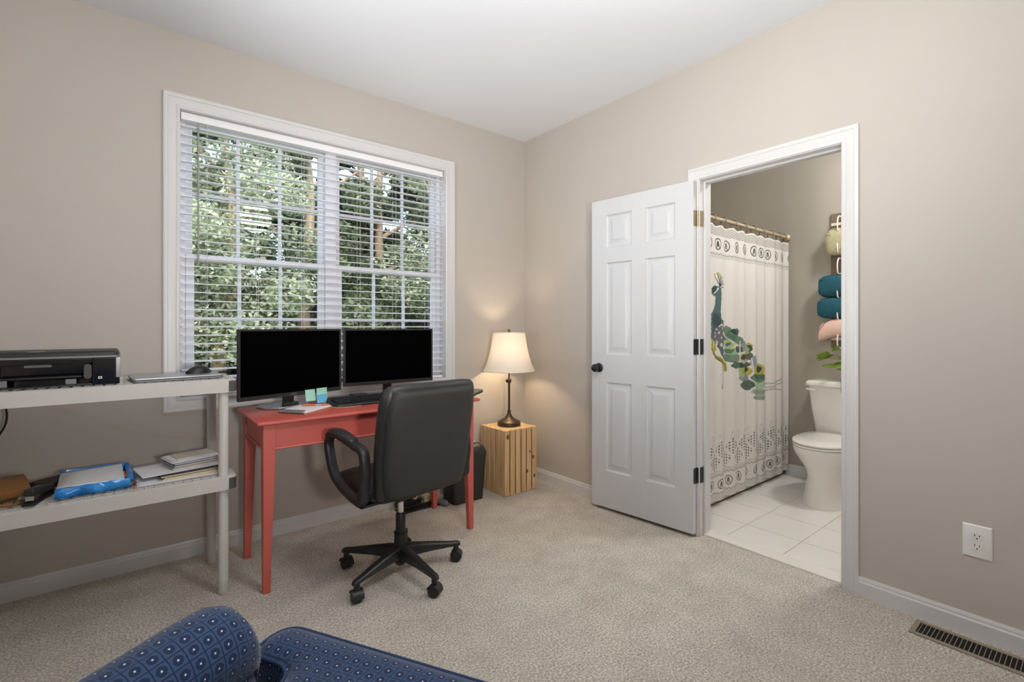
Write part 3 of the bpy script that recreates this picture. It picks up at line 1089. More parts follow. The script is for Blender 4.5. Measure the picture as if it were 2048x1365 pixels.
MB().box(-0.055, 0.02, -pd_ + 0.02, -pd_ + 0.06, 0.080, 0.0895).build('cartridge_carriage', M['greyplastic'], pt)
MB().prism(rect(0.115, 0.138, 0.030, 0.088, 0.012), -pd_ - 0.001, -pd_ + 0.002, 'y').build('front_inlay', M['bezel'], pt)
sq = MB().box(0.158, 0.170, -pd_ - 0.0008, -pd_ + 0.001, 0.028, 0.037)
sq.build('label_square', M['paper'], pt)
MB().box(0.1605, 0.1675, -pd_ - 0.0014, -pd_, 0.0305, 0.0345).build('label_mark', M['bezel'], pt)
MB().box(0.212, 0.2262, -pd_ - 0.0006, -pd_ + 0.016, 0.030, 0.112).build('chrome_corner', M['chrome'], pt, bevel=0.002)

# ---- silver laptop, mouse, pen on the top shelf
lp = thing('silver_laptop', 'closed silver laptop on the top shelf beside the printer', 'laptop', (-2.403, -0.385, ZT), R(3.0))
MB().prism(rect(-0.165, 0.165, -0.115, 0.115, 0.014), 0.002, 0.010).build('base', M['greyplastic'], lp, bevel=0.002)
MB().prism(rect(-0.167, 0.167, -0.116, 0.116, 0.014), 0.0115, 0.018).build('lid', M['silver'], lp, bevel=0.002)
ms = thing('computer_mouse', 'black computer mouse on top of the silver laptop', 'mouse', (-2.316, -0.365, ZT + 0.018), R(20))
rings = []
for t in [k / 10 for k in range(11)]:
    a = PI * t
    s = max(math.sin(a) ** 0.6, 0.12)
    hgt = 0.036 * max(math.sin(a * 0.92 + 0.15), 0.15) ** 0.7
    y = -0.055 + 0.11 * t
    rings.append([(0.032 * s * math.cos(b), y, max(0.001, hgt * max(math.sin(b), 0) ** 0.8)) for b in [PI * q / 12 for q in range(13)]] + [(-0.01 * s, y, 0.001)])
MB().loft(rings).xf(Matrix.Rotation(R(90), 4, 'Z')).build('body', M['black'], ms, smooth=50)
MB().tube([(0.012, 0, 0.034), (0.030, 0, 0.030)], 0.004, 8).build('scroll_wheel', M['greyplastic'], ms)
o = MB().tube([(-0.05, 0, 0.005), (0.04, 0, 0.005), (0.055, 0, 0.005)], [0.0045, 0.0045, 0.002], 8).build('black_pen', M['black'], smooth=40)
o.location = (-2.205, -0.22, ZT + 0.001)
o.rotation_euler = (0, 0, R(20))
tag(o, 'black pen at the right end of the top shelf behind the laptop', 'pen')

# ---- lower shelf
ZL = 0.539
# brown leather bag
bg = thing('leather_bag', 'brown leather bag lying at the left end of the lower shelf', 'bag', (-3.005, -0.36, ZL), R(12))
rings = []
for t in [k / 8 for k in range(9)]:
    x = -0.12 + 0.24 * t
    k = 0.45 + 0.55 * math.sin(PI * min(max(t, 0.08), 0.92)) ** 0.5
    rings.append([(x, 0.13 * k * math.cos(a), 0.030 + 0.030 * k * math.sin(a) + 0.006 * math.sin(9 * x * 10)) for a in [2 * PI * q / 16 for q in range(16)]])
MB().loft(rings).build('body', M['tan'], bg, smooth=60)
fp = []
for t in [k / 8 for k in range(9)]:
    a = -0.3 + 1.9 * t
    fp.append((0.132 * math.cos(a + 1.2) - 0.0, 0.034 + 0.038 * math.sin(a + 1.2)))
fl_ = MB()
pts = [(-0.14, 0.060), (-0.13, 0.035), (-0.05, 0.074), (0.06, 0.074), (0.13, 0.05), (0.14, 0.02)]
fl_.loft([[(x, y, z) for y, z in [(p[0], p[1]) for p in pts] + [(p[0], p[1] - 0.004) for p in pts[::-1]]] for x in (-0.115, 0.112)])
fl_.build('flap', M['tan'], bg, smooth=50)
MB().tube(spline([(0.0, -0.128, 0.03), (0.03, -0.150, 0.014), (0.07, -0.145, 0.008), (0.095, -0.115, 0.008)], 6), 0.007, 6).build('strap', M['tan'], bg, smooth=50)
MB().box(-0.06, 0.02, -0.150, -0.136, 0.020, 0.046).build('leather_tab', M['manila'], bg, bevel=0.003)
wl = MB().prism(rect(-0.06, 0.06, -0.045, 0.045, 0.01), 0.001, 0.026).build('wallet', M['brownb'], bevel=0.006)
wl.location = (-2.832, -0.235, ZL)
wl.rotation_euler = (0, 0, R(35))
tag(wl, 'dark brown wallet lying between leather bag and stapler', 'wallet')
# stapler
sg = thing('stapler', 'black desk stapler beside the blue paper wrapper', 'stapler', (-2.846, -0.440, ZL), R(72))
MB().prism(rect(-0.085, 0.085, -0.020, 0.020, 0.010), 0.001, 0.010).build('base', M['black'], sg, bevel=0.002)
MB().loft([[(x, y, z + s * 0.0) for y, z in ((-w2, zb2), (w2, zb2), (w2 * 0.8, zt2), (-w2 * 0.8, zt2))] for x, w2, zb2, zt2, s in ((-0.075, 0.016, 0.036, 0.062, 0), (0.0, 0.017, 0.026, 0.058, 0), (0.08, 0.015, 0.012, 0.036, 0))]).build('top_arm', M['bezel'], sg, bevel=0.004)
MB().box(-0.070, -0.045, -0.013, 0.013, 0.018, 0.034).build('magazine', M['chrome'], sg)
MB().tube([(0.07, -0.016, 0.014), (0.07, 0.016, 0.014)], 0.006, 8).build('pivot', M['black'], sg)

# ream in blue wrapper
rm = thing('paper_ream', 'white paper ream in a torn blue wrapper on the lower shelf', 'paper ream', (-2.692, -0.345, ZL), R(1.5))
MB().box(-0.108, 0.100, -0.142, 0.142, 0.003, 0.038).build('paper_stack', M['paper'], rm, bevel=0.001)
n_ = 14
vs, fs = [], []
sh2 = MB()
top_ = []
for i in range(n_ + 1):
    for j_ in range(4):
        x = -0.106 + 0.205 * j_ / 3
        y = -0.142 + 0.284 * i / n_
        vs.append((x, y, 0.0395 + 0.010 * max(0, (i / n_ - 0.5)) * (j_ / 3) + 0.006 * max(0, 1 - i / n_ * 3) * (1 - j_ / 3)))
for i in range(n_):
    for j_ in range(3):
        a = i * 4 + j_
        fs.append((a, a + 1, a + 5, a + 4))
so_ = sh2.add(vs, fs).build('top_sheet', M['paper'], rm, smooth=60)
so_.modifiers.new('s', 'SOLIDIFY').thickness = 0.001
wr = MB()


def strip(p_in, p_out):
    a = [Vector(p) for p in p_in]
    b = [Vector(p) for p in p_out]
    wr.loft([[tuple(x) for x in a], [tuple(x) for x in b]], caps=False, closed=False)


def wavy(p0, p1, n, amp, seed):
    rr = random.Random(seed)
    out = []
    for k in range(n + 1):
        t = k / n
        q = Vector(p0).lerp(Vector(p1), t)
        out.append((q.x + rr.uniform(-amp, amp), q.y + rr.uniform(-amp, amp), max(0.002, q.z + rr.uniform(-amp, amp) * 0.7)))
    return out


def side(p0, p1, nrm):
    n = 12
    nrm = Vector(nrm)
    lv = [(0.002, 0.002, 0.0), (0.010, 0.016, 0.003), (0.006, 0.034, 0.003), (0.016, 0.044, 0.006), (0.026, 0.036, 0.007), (0.034, 0.012, 0.006)]
    rows = []
    for q, (d, z, amp) in enumerate(lv):
        rows.append(wavy(Vector(p0) + nrm * d + Vector((0, 0, z)), Vector(p1) + nrm * d + Vector((0, 0, z)), n, amp, q + int(100 * abs(p0[0] + 2 * p0[1]))))
    wr.loft(rows, caps=False, closed=False)


side((-0.110, -0.145, 0), (0.118, -0.145, 0), (0, -0.62, 0))
side((0.103, -0.160, 0), (0.103, 0.150, 0), (1, 0, 0))
side((0.118, 0.145, 0), (-0.110, 0.145, 0), (0, 0.7, 0))
wo_ = wr.build('wrapper', M['bluewrap'], rm, smooth=25)
wo_.modifiers.new('s', 'SOLIDIFY').thickness = 0.0008
MB().box(0.1005, 0.106, -0.06, 0.02, 0.012, 0.036).build('orange_print_patch', M['orange'], rm)

pn2 = thing('red_pen', 'red and white pen on the lattice between ream and paper pile', 'pen', (-2.553, -0.45, ZL), R(80))
MB().tube([(-0.05, 0, 0.005), (0.02, 0, 0.005)], 0.0045, 8).build('barrel', M['orange'], pn2, smooth=40)
MB().tube([(0.02, 0, 0.005), (0.06, 0, 0.005)], [0.0045, 0.003], 8).build('tip', M['paper'], pn2, smooth=40)

# pile of papers and books at the right of the lower shelf
pile = [  # name, cx, cy, w, d, z0, h, rot, mat, label, cat
    ('paper_sheets', -2.405, -0.375, 0.290, 0.260, 0.001, 0.006, 3, 'paper', 'large white sheets at the bottom of the paper pile', 'papers'),
    ('manila_folder', -2.345, -0.350, 0.245, 0.250, 0.0075, 0.008, 5, 'manila', 'yellowish folder edge in the paper pile', 'folder'),
    ('dark_binder', -2.362, -0.360, 0.235, 0.230, 0.016, 0.010, 6, 'brownb', 'dark brown book low in the paper pile', 'book'),
    ('white_envelope', -2.392, -0.350, 0.300, 0.200, 0.0265, 0.003, 9, 'paper', 'wide white envelope across the middle of the paper pile', 'envelope'),
    ('ivory_notebook', -2.342, -0.335, 0.190, 0.150, 0.030, 0.008, 12, 'ivory', 'ivory notebook under the slate blue ones', 'notebook'),
    ('slate_notebook', -2.340, -0.332, 0.188, 0.152, 0.0385, 0.010, 14, 'slate', 'lower slate blue notebook in the paper pile', 'notebook'),
    ('slate_notebook', -2.335, -0.330, 0.186, 0.150, 0.049, 0.009, 10, 'slate', 'upper slate blue notebook in the paper pile', 'notebook'),
    ('white_letters', -2.342, -0.325, 0.192, 0.160, 0.0585, 0.007, 13, 'paper', 'white letters lying under the top grey card', 'papers'),
    ('grey_card', -2.330, -0.310, 0.155, 0.120, 0.066, 0.003, 11, 'ivory', 'greyish card on the very top of the paper pile', 'card'),
]
for (nm, cx_, cy_, w_, d_, z0, h_, rt_, mt, lb, ct) in pile:
    th_ = thing(nm, lb, ct, (cx_, cy_, ZL + z0), R(rt_))
    if 'notebook' in nm or 'binder' in nm:
        MB().box(-w_ / 2, w_ / 2, -d_ / 2, d_ / 2, 0.0, 0.0012).build('back_cover', M[mt], th_)
        MB().box(-w_ / 2 + 0.003, w_ / 2 - 0.003, -d_ / 2 + 0.003, d_ / 2 - 0.003, 0.0012, h_ - 0.0012).build('pages', M['ivory'], th_)
        MB().box(-w_ / 2, w_ / 2, -d_ / 2, d_ / 2, h_ - 0.0012, h_ - 0.0002).build('front_cover', M[mt], th_)
    else:
        n_ = max(1, min(3, int(h_ / 0.002)))
        for k in range(n_):
            q = (k - 1) * 0.004
            MB().box(-w_ / 2 + q, w_ / 2 + q * 0.4, -d_ / 2 - q * 0.5, d_ / 2, h_ * k / n_, h_ * (k + 1) / n_ - 0.0002).build('sheet', M[mt], th_)
lpap = thing('loose_papers', 'crumpled white papers behind the pile, next to the shelf post', 'papers', (-2.298, -0.240, ZL), R(20))
for k in range(4):
    g_ = MB()
    vs, fs = [], []
    for i in range(5):
        for j_ in range(5):
            vs.append((-0.055 + 0.027 * i, -0.05 + 0.025 * j_, 0.004 + 0.012 * k + 0.006 * math.sin(i * 1.7 + k) * math.cos(j_ * 1.3 + k * 2)))
    for i in range(4):
        for j_ in range(4):
            a = i * 5 + j_
            fs.append((a, a + 1, a + 6, a + 5))
    g_.add(vs, fs)
    g_.xf(Matrix.Rotation(R(12 * k - 15), 4, 'Z'))
    q = g_.build('sheet', M['paper'], lpap, smooth=60)
    q.modifiers.new('s', 'SOLIDIFY').thickness = 0.0008

# black cable under the top shelf at the far left; thin string along the wall
tag(MB().tube(spline([(-2.985, -0.18, 0.94), (-2.980, -0.17, 0.90), (-2.972, -0.16, 0.85), (-2.978, -0.15, 0.80), (-3.005, -0.14, 0.74), (-3.04, -0.13, 0.66)], 8), 0.004, 6).build('power_cable', M['black']), 'black power cable hanging behind the shelving at the left edge', 'cable')
tag(MB().tube(spline([(-2.88, -0.006, 0.90), (-2.823, -0.006, 0.845), (-2.715, -0.006, 0.774), (-2.585, -0.006, 0.704), (-2.424, -0.006, 0.652), (-2.249, -0.006, 0.619), (-2.083, -0.006, 0.618), (-1.98, -0.006, 0.625), (-1.90, -0.006, 0.70)], 8), 0.0016, 5).build('wall_string', M['stringm']), 'thin pale string sagging along the wall behind the shelving', 'string')

# ================================================================== OFFICE CHAIR
ch = thing('office_chair', 'black swivel office chair with padded back facing the desk', 'chair', (-1.529, -0.861, 0), R(7))
# backrest : rings along z
def back_rings(W, z0, z1, yfun, th, k=7.0, n=15, m=20):
    rings = []
    for i in range(n + 1):
        t = -1 + 2 * i / n
        t = math.sin(t * PI / 2)
        e = max(1 - abs(t) ** k, 0.0) ** (1 / k)
        w = W(0.5 + t / 2) * (0.70 + 0.30 * e) if abs(t) > 0.999 else W(0.5 + t / 2) * max(e, 0.86)
        hh = th * (0.35 + 0.65 * max(1 - abs(t) ** 6, 0) ** 0.5)
        z = z0 + (z1 - z0) * (0.5 + t / 2)
        yc = yfun(0.5 + t / 2)
        ring = []
        for q in range(m):
            a = 2 * PI * q / m
            c, s = math.cos(a), math.sin(a)
            x = w * math.copysign(abs(c) ** 0.42, c)
            y = hh * math.copysign(abs(s) ** 0.55, s)
            ring.append((x, yc + y + 0.055 * (x / 0.25) ** 2 * 0.35, z))
        rings.append(ring)
    return rings


yb = lambda t: -0.185 - 0.085 * t
Wb = lambda t: 0.240 + 0.012 * t + 0.012 * math.sin(PI * t)
MB().loft(back_rings(Wb, 0.438, 0.962, yb, 0.042, 12.0)).build('backrest', M['leather'], ch, smooth=60)
# rear panel
vs, fs = [], []
nx, nz_ = 16, 18
for i in range(nz_ + 1):
    t = i / nz_
    tt = 0.035 + 0.91 * t
    edge = max(1 - abs(2 * t - 1) ** 9, 0) ** (1 / 9)
    w = (Wb(tt) - 0.022) * max(edge, 0.94)
    for q in range(nx + 1):
        s = -1 + 2 * q / nx
        x = w * s
        y = yb(tt) - 0.042 - 0.010 * (1 - s ** 6) * (1 - abs(2 * t - 1) ** 8) + 0.055 * (x / 0.25) ** 2 * 0.35 + 0.012 * abs(s) ** 10
        vs.append((x, y + 0.004, 0.438 + 0.524 * tt))
for i in range(nz_):
    for q in range(nx):
        a = i * (nx + 1) + q
        fs.append((a, a + 1, a + nx + 2, a + nx + 1))
bpn = MB().add(vs, fs).build('back_panel', M['chairfab'], ch, smooth=60)
bpn.modifiers.new('s', 'SOLIDIFY').thickness = -0.008
rim = [vs[q] for q in range(nx + 1)] + [vs[i * (nx + 1) + nx] for i in range(1, nz_ + 1)] + [vs[nz_ * (nx + 1) + q] for q in range(nx - 1, -1, -1)] + [vs[i * (nx + 1)] for i in range(nz_ - 1, 0, -1)]
MB().tube(rim, 0.0035, 6, closed=True).build('back_piping', M['leather'], ch, smooth=60)
# seat
rings = []
for ins, z in ((0.030, 0.432), (0.006, 0.440), (0.0, 0.460), (0.004, 0.485), (0.022, 0.500), (0.055, 0.510), (0.12, 0.514)):
    pr_ = rounded([(-0.245 + ins, -0.15 + ins), (0.245 - ins, -0.15 + ins), (0.250 - ins, 0.270 - ins), (-0.250 + ins, 0.270 - ins)], [0.05, 0.05, 0.11, 0.11], 6)
    rings.append([(x, y, z - 0.10 * max(0, y - 0.16) ** 2 * 10) for x, y in pr_])
MB().loft(rings).build('seat', M['leather'], ch, smooth=50)
st_ = MB()
for f_ in (0.5, 0.8):
    st_.tube([(0.20 * f_ * math.cos(a) if abs(math.cos(a)) > 2 else 0.215 * f_ * math.copysign(abs(math.cos(a)) ** 0.5, math.cos(a)), 0.03 + 0.20 * f_ * math.copysign(abs(math.sin(a)) ** 0.5, math.sin(a)), 0.5125 - (0.004 if f_ > 0.6 else 0)) for a in [2 * PI * q / 40 for q in range(40)]], 0.0025, 5, closed=True)
st_.build('seat_stitching', M['leather'], ch)
MB().prism(rect(-0.20, 0.20, -0.14, 0.22, 0.05), 0.418, 0.433).build('seat_pan', M['black'], ch, bevel=0.004)
MB().box(-0.055, 0.055, -0.06, 0.12, 0.372, 0.419).build('tilt_mechanism', M['black'], ch, bevel=0.006)
MB().tube([(0.05, 0.02, 0.392), (0.20, 0.02, 0.396), (0.26, 0.02, 0.400)], [0.005, 0.005, 0.009], 8).build('height_lever', M['black'], ch)
# arms
def arm(sx):
    path = spline([(-0.155, 0.520), (-0.165, 0.600), (-0.150, 0.672), (-0.085, 0.688), (0.02, 0.706), (0.110, 0.712), (0.160, 0.690), (0.172, 0.650),
                   (0.150, 0.585), (0.118, 0.530), (0.060, 0.492), (-0.040, 0.462), (-0.120, 0.452), (-0.152, 0.468), (-0.155, 0.520)], 5)[:-1]
    rings = []
    m = len(path)
    for i in range(m):
        d = (path[(i + 1) % m] - path[i - 1]).to_2d().normalized()
        nrm = Vector((-d.y, d.x))
        p = path[i]
        hw_, ht = 0.022, 0.016
        ring = []
        for q in range(12):
            a = 2 * PI * q / 12
            u = hw_ * math.copysign(abs(math.cos(a)) ** 0.6, math.cos(a))
            v = ht * math.copysign(abs(math.sin(a)) ** 0.6, math.sin(a))
            ring.append((sx * 0.283 + u, p.x + nrm.x * v, p.y + nrm.y * v))
        rings.append(ring)
    rings.append(rings[0])
    a_ = MB().loft(rings, caps=False).build('armrest', M['black'], ch, smooth=60)
    pr_ = []
    for i, (y, z, wd) in enumerate(((-0.070, 0.705, 0.016), (-0.055, 0.708, 0.027), (0.0, 0.718, 0.030), (0.08, 0.729, 0.031), (0.13, 0.724, 0.029), (0.165, 0.703, 0.024), (0.175, 0.690, 0.014))):
        pr_.append([(sx * 0.283 + wd * math.copysign(abs(math.cos(b)) ** 0.6, math.cos(b)), y, z + 0.013 * math.sin(b)) for b in [2 * PI * q / 14 for q in range(14)]])
    MB().loft(pr_).build('arm_pad', M['leather'], a_, smooth=60)
    MB().box(min(sx * 0.16, sx * 0.275), max(sx * 0.16, sx * 0.275), -0.12, -0.06, 0.418, 0.428).box(min(sx * 0.262, sx * 0.275), max(sx * 0.262, sx * 0.275), -0.12, -0.06, 0.418, 0.470).build('arm_bracket', M['black'], a_)
    for yy, zz_ in ((-0.166, 0.63), (-0.158, 0.53)):
        MB().tube([(sx * 0.28, yy - 0.0145, zz_), (sx * 0.28, yy - 0.0175, zz_)], 0.006, 8).build('bolt', M['bezel'], a_)


arm(-1)
arm(1)
MB().lathe([(0.0145, 0.28), (0.0145, 0.385)], 20).build('gas_lift', M['chrome'], ch, smooth=40)
MB().lathe([(0.031, 0.075), (0.031, 0.200), (0.033, 0.202), (0.033, 0.205), (0.024, 0.206), (0.0235, 0.295), (0.020, 0.300)], 24).lathe([(0.018, 0.045), (0.026, 0.052), (0.034, 0.075)], 24).build('column_cover', M['black'], ch, smooth=40)
lgm = MB()
def lsec(r, wt_, wb_, zt_, zb_):
    return [(r, -wb_, zb_), (r, wb_, zb_), (r, wt_, zt_ - 0.006), (r, wt_ * 0.7, zt_), (r, -wt_ * 0.7, zt_), (r, -wt_, zt_ - 0.006)]
lgm.loft([lsec(0.020, 0.026, 0.020, 0.140, 0.078), lsec(0.06, 0.023, 0.016, 0.138, 0.082), lsec(0.16, 0.019, 0.013, 0.122, 0.084), lsec(0.265, 0.016, 0.012, 0.104, 0.082), lsec(0.300, 0.014, 0.011, 0.100, 0.080), lsec(0.308, 0.010, 0.008, 0.094, 0.080)])
lgm.lathe([(0.0135, 0.058), (0.0145, 0.090)], 12, (0.287, 0, 0))
leg_me = lgm.mesh('base_leg', M['black'], smooth=40)
cs = MB()
for sy in (-1, 1):
    rings = []
    for y, r_ in ((0.004, 0.022), (0.006, 0.0265), (0.019, 0.0265), (0.023, 0.021)):
        rings.append([(r_ * math.cos(2 * PI * q / 20), sy * y, 0.0270 + r_ * math.sin(2 * PI * q / 20)) for q in range(20)])
    cs.loft(rings)
wheel_me = cs.mesh('wheel', M['black'], smooth=40)
hd_ = MB()
ra = [PI * (-0.06 + 0.98 * q / 14) for q in range(15)]
outer = [(0.0310 * math.cos(a), 0.0270 + 0.0310 * math.sin(a)) for a in ra]
inner = [(0.0280 * math.cos(a), 0.0270 + 0.0280 * math.sin(a)) for a in ra]
hd_.loft([[(x, y, z) for x, z in outer + inner[::-1]] for y in (-0.0245, 0.0245)])
hd_.box(-0.02, 0.012, -0.0045, 0.0045, 0.012, 0.050)
hd_.lathe([(0.013, 0.054), (0.012, 0.064)], 12)
hood_me = hd_.mesh('caster_hood', M['black'], smooth=40)
for k, a in enumerate((-156.7, -84.7, -12.7, 59.3, 131.3)):
    al = R(a - 7)
    inst(leg_me, 'base_leg', ch, (0, 0, 0), (0, 0, al))
    c_ = inst(hood_me, 'caster', ch, (0.287 * math.cos(al), 0.287 * math.sin(al), 0), (0, 0, al + (1.1, 0.5, -0.5, 2.0, 2.6)[k]))
    inst(wheel_me, 'wheel', c_)

# ================================================================== CRATE, LAMP, BIN
CX0, CX1, CY0, CY1, CZ = -0.478, -0.178, -0.350, -0.048, 0.470
cr = thing('wooden_crate', 'slatted pine crate standing on end in the corner', 'crate', ((CX0 + CX1) / 2, (CY0 + CY1) / 2, 0))
cw, cd = (CX1 - CX0) / 2, (CY1 - CY0) / 2
rr = random.Random(4)
for z0, z1 in ((CZ - 0.018, CZ), (0.002, 0.018)):
    for k in range(3):
        y0 = -cd + 0.010 + (2 * cd - 0.02) * k / 3
        MB().box(-cw + 0.010, cw - 0.010, y0 + 0.0008, y0 + (2 * cd - 0.02) / 3 - 0.0008, z0, z1).build('end_board', M['pine'], cr, bevel=0.0015)


def crate_side(n, horizontal, pos, sgn):
    """n vertical slats on a face; horizontal=True -> face spans x at y=pos"""
    span = 2 * (cw if horizontal else cd - 0.010)
    x = -span / 2
    wds = [span / n - 0.0075 + rr.uniform(-0.003, 0.003) for _ in range(n)]
    gap = (span - sum(wds)) / (n - 1)
    for k in range(n):
        a, b = x, x + wds[k]
        x = b + gap
        d = rr.uniform(-0.0008, 0.0008)
        z1 = CZ - rr.uniform(0, 0.002)
        zb = rr.uniform(0.001, 0.004)
        p0, p1 = sorted((pos, pos - sgn * (0.010 + d)))
        if horizontal:
            m = MB().box(a, b, p0, p1, zb, z1)
        else:
            m = MB().box(p0, p1, a, b, zb, z1)
        m.build('slat', M['pine'], cr, bevel=0.0015)


crate_side(6, True, -cd, -1)
crate_side(6, True, cd, 1)
crate_side(5, False, -cw, -1)
crate_side(5, False, cw, 1)
for (x, z, r_) in ((-0.125, 0.425, 0.012), (0.115, 0.245, 0.010), (0.128, 0.105, 0.010), (0.058, 0.150, 0.009), (0.085, 0.290, 0.007)):
    MB().prism([(x + r_ * math.cos(a), z + r_ * 1.5 * math.sin(a)) for a in [2 * PI * q / 14 for q in range(14)]], -cd - 0.0006, -cd + 0.002, 'y').build('knot', M['knot'], cr)

lm = thing('table_lamp', 'lit table lamp with cream bell shade on the wooden crate', 'lamp', (-0.322, -0.200, CZ), 0)
MB().lathe([(0.074, 0.0), (0.086, 0.004), (0.088, 0.014), (0.084, 0.020), (0.087, 0.026), (0.080, 0.034), (0.055, 0.046), (0.034, 0.058), (0.022, 0.074), (0.014, 0.090), (0.012, 0.104), (0.015, 0.106), (0.015, 0.112), (0.009, 0.114)], 32).build('lamp_base', M['bronze'], lm, smooth=40)
MB().lathe([(0.0085, 0.110), (0.0085, 0.335), (0.0065, 0.337), (0.0065, 0.470)], 16).build('pole', M['bronze'], lm, smooth=40)
kb_ = MB().lathe([(0.009, 0.318), (0.016, 0.322), (0.017, 0.338), (0.016, 0.350), (0.009, 0.354)], 18)
kb_.tube([(0, 0, 0.336), (-0.030, -0.012, 0.336)], [0.008, 0.012], 10)
kb_.build('adjusting_knob', M['bronze'], lm, smooth=40)
shp = [(0.193, 0.410), (0.1935, 0.414), (0.182, 0.436), (0.166, 0.476), (0.150, 0.530), (0.136, 0.590), (0.127, 0.650), (0.121, 0.694), (0.120, 0.697)]
n_ = 56
rings = []
for r_, z in shp:
    rings.append([(r_ * (1 + 0.010 * abs(math.cos(4 * a)) - 0.006) * math.cos(a), r_ * (1 + 0.010 * abs(math.cos(4 * a)) - 0.006) * math.sin(a), z) for a in [2 * PI * q / n_ for q in range(n_)]])
MB().loft(rings, caps=False).build('lamp_shade', M['shade'], lm, smooth=60, label='cream fabric bell-shaped shade glowing warm')
tm = MB().tube([(0.120 * math.cos(2 * PI * q / 40), 0.120 * math.sin(2 * PI * q / 40), 0.697) for q in range(40)], 0.003, 6, closed=True)
tm.tube([(0.1935 * math.cos(2 * PI * q / 48), 0.1935 * math.sin(2 * PI * q / 48), 0.412) for q in range(48)], 0.003, 6, closed=True)
tm.build('shade_trim', M['creamw'], lm, smooth=60)
sp2 = MB()
for k in range(3):
    a = 2 * PI * k / 3
    sp2.tube([(0, 0, 0.690), (0.118 * math.cos(a), 0.118 * math.sin(a), 0.695)], 0.0018, 6)
sp2.tube(spline([(-0.01, 0, 0.46), (-0.055, 0, 0.53), (-0.05, 0, 0.62), (0, 0, 0.690), (0.05, 0, 0.62), (0.055, 0, 0.53), (0.01, 0, 0.46)], 6), 0.0018, 6)
sp2.build('harp', M['bronze'], lm)
MB().lathe([(0.006, 0.690), (0.006, 0.700), (0.011, 0.706), (0.012, 0.712), (0.008, 0.720), (0.003, 0.723)], 14).build('finial', M['bronze'], lm, smooth=40)
MB().lathe([(0.016, 0.455), (0.017, 0.495), (0.014, 0.498)], 14).build('socket', M['bronze'], lm)
MB().lathe([(0.012, 0.498), (0.016, 0.515), (0.028, 0.545), (0.030, 0.562), (0.022, 0.585), (0.006, 0.594)], 18).build('bulb', M['bulb'], lm, smooth=60)
ld = bpy.data.lights.new('table_lamp_light', 'POINT')
ld.energy = 25.0
ld.color = (1.0, 0.78, 0.50)
ld.shadow_soft_size = 0.035
lo_ = bpy.data.objects.new('table_lamp_light', ld)
COL.objects.link(lo_)
lo_.parent = lm
lo_.location = (0, 0, 0.555)

bn = thing('waste_bin', 'dark plastic waste bin between desk leg and crate', 'bin', (-0.722, -0.178, 0))
rings = []
for x0, x1, y0, y1, z in ((-0.122, 0.122, -0.088, 0.075, 0.001), (-0.140, 0.140, -0.100, 0.085, 0.300)):
    rings.append([(x, y, z) for x, y in rect(x0, x1, y0, y1, 0.03, 5)])
MB().loft(rings).build('bin_body', M['bin'], bn, smooth=40)
rings = []
for ins, z in ((-0.004, 0.298), (-0.004, 0.330), (0.006, 0.362), (0.030, 0.386), (0.075, 0.396)):
    rings.append([(x, y, z) for x, y in rect(-0.140 + ins, 0.140 - ins, -0.100 + ins, 0.085 - ins, 0.034, 5)])
MB().loft(rings).build('bin_lid', M['bin'], bn, smooth=50)
MB().prism(rect(0.020, 0.085, -0.045, 0.025, 0.01), 0.3945, 0.3985).build('lid_label', M['ivory'], bn)

# ---- floor register and clutter below the desk
def register(nm, x0, x1, y0, y1, nb, along_x, mt, label):
    cx_, cy_ = (x0 + x1) / 2, (y0 + y1) / 2
    t = thing(nm, label, 'floor vent', (cx_, cy_, 0))
    a, b = (x1 - x0) / 2, (y1 - y0) / 2
    bd_ = 0.018
    MB().box(-a + 0.004, a - 0.004, -b + 0.004, b - 0.004, 0.0005, 0.0015).build('duct_opening', M['duct'], t)
    f = MB().box(-a, a, -b, -b + bd_, 0.001, 0.006).box(-a, a, b - bd_, b, 0.001, 0.006).box(-a, -a + bd_, -b + bd_, b - bd_, 0.001, 0.006).box(a - bd_, a, -b + bd_, b - bd_, 0.001, 0.006)
    f.build('frame', M[mt], t, bevel=0.0015)
    for k in range(nb):
        if along_x:
            x = -a + bd_ + (2 * a - 2 * bd_) * (k + 0.5) / nb
            MB().box(x - 0.0012, x + 0.0012, -b + bd_, b - bd_, 0.0015, 0.0055).build('bar', M[mt], t)
        else:
            y = -b + bd_ + (2 * b - 2 * bd_) * (k + 0.5) / nb
            MB().box(-a + bd_, a - bd_, y - 0.0011, y + 0.0011, 0.0020, 0.0048).build('bar', M[mt], t)
    return t


register('floor_register', -0.168, -0.042, -2.935, -2.550, 26, False, 'register', 'taupe metal floor vent set in the carpet by the right wall')
register('floor_register', -1.195, -0.895, -0.190, -0.085, 24, True, 'regdark', 'dark brown floor vent in the carpet under the desk')
ps = thing('power_strip', 'black power strip with plugged cords lying under the desk', 'power strip', (-1.105, -0.060, 0), 0)
MB().box(-0.07, 0.11, -0.022, 0.022, 0.004, 0.036).build('housing', M['black'], ps, bevel=0.004)
for k in range(4):
    MB().box(-0.055 + 0.036 * k, -0.030 + 0.036 * k, -0.018, 0.018, 0.036, 0.075).build('plug', M['black'] if k < 3 else M['manila'], ps, bevel=0.003)
MB().tube(spline([(-0.04, 0.0, 0.07), (-0.045, 0.03, 0.20), (-0.03, 0.035, 0.45), (0.0, 0.03, 0.68)], 6), 0.003, 6).tube(spline([(0.06, 0.0, 0.074), (0.09, -0.02, 0.06), (0.118, -0.03, 0.02)], 6), 0.003, 6).build('cord', M['black'], ps)
bx_ = tag(MB().box(-0.045, 0.045, -0.03, 0.03, 0.0, 0.045).box(-0.042, 0.042, -0.031, -0.029, 0.010, 0.016).build('adapter_box', M['manila'], bevel=0.003), 'tan cardboard box against the baseboard under the desk', 'box')
bx_.location = (-0.930, -0.060, 0.001)
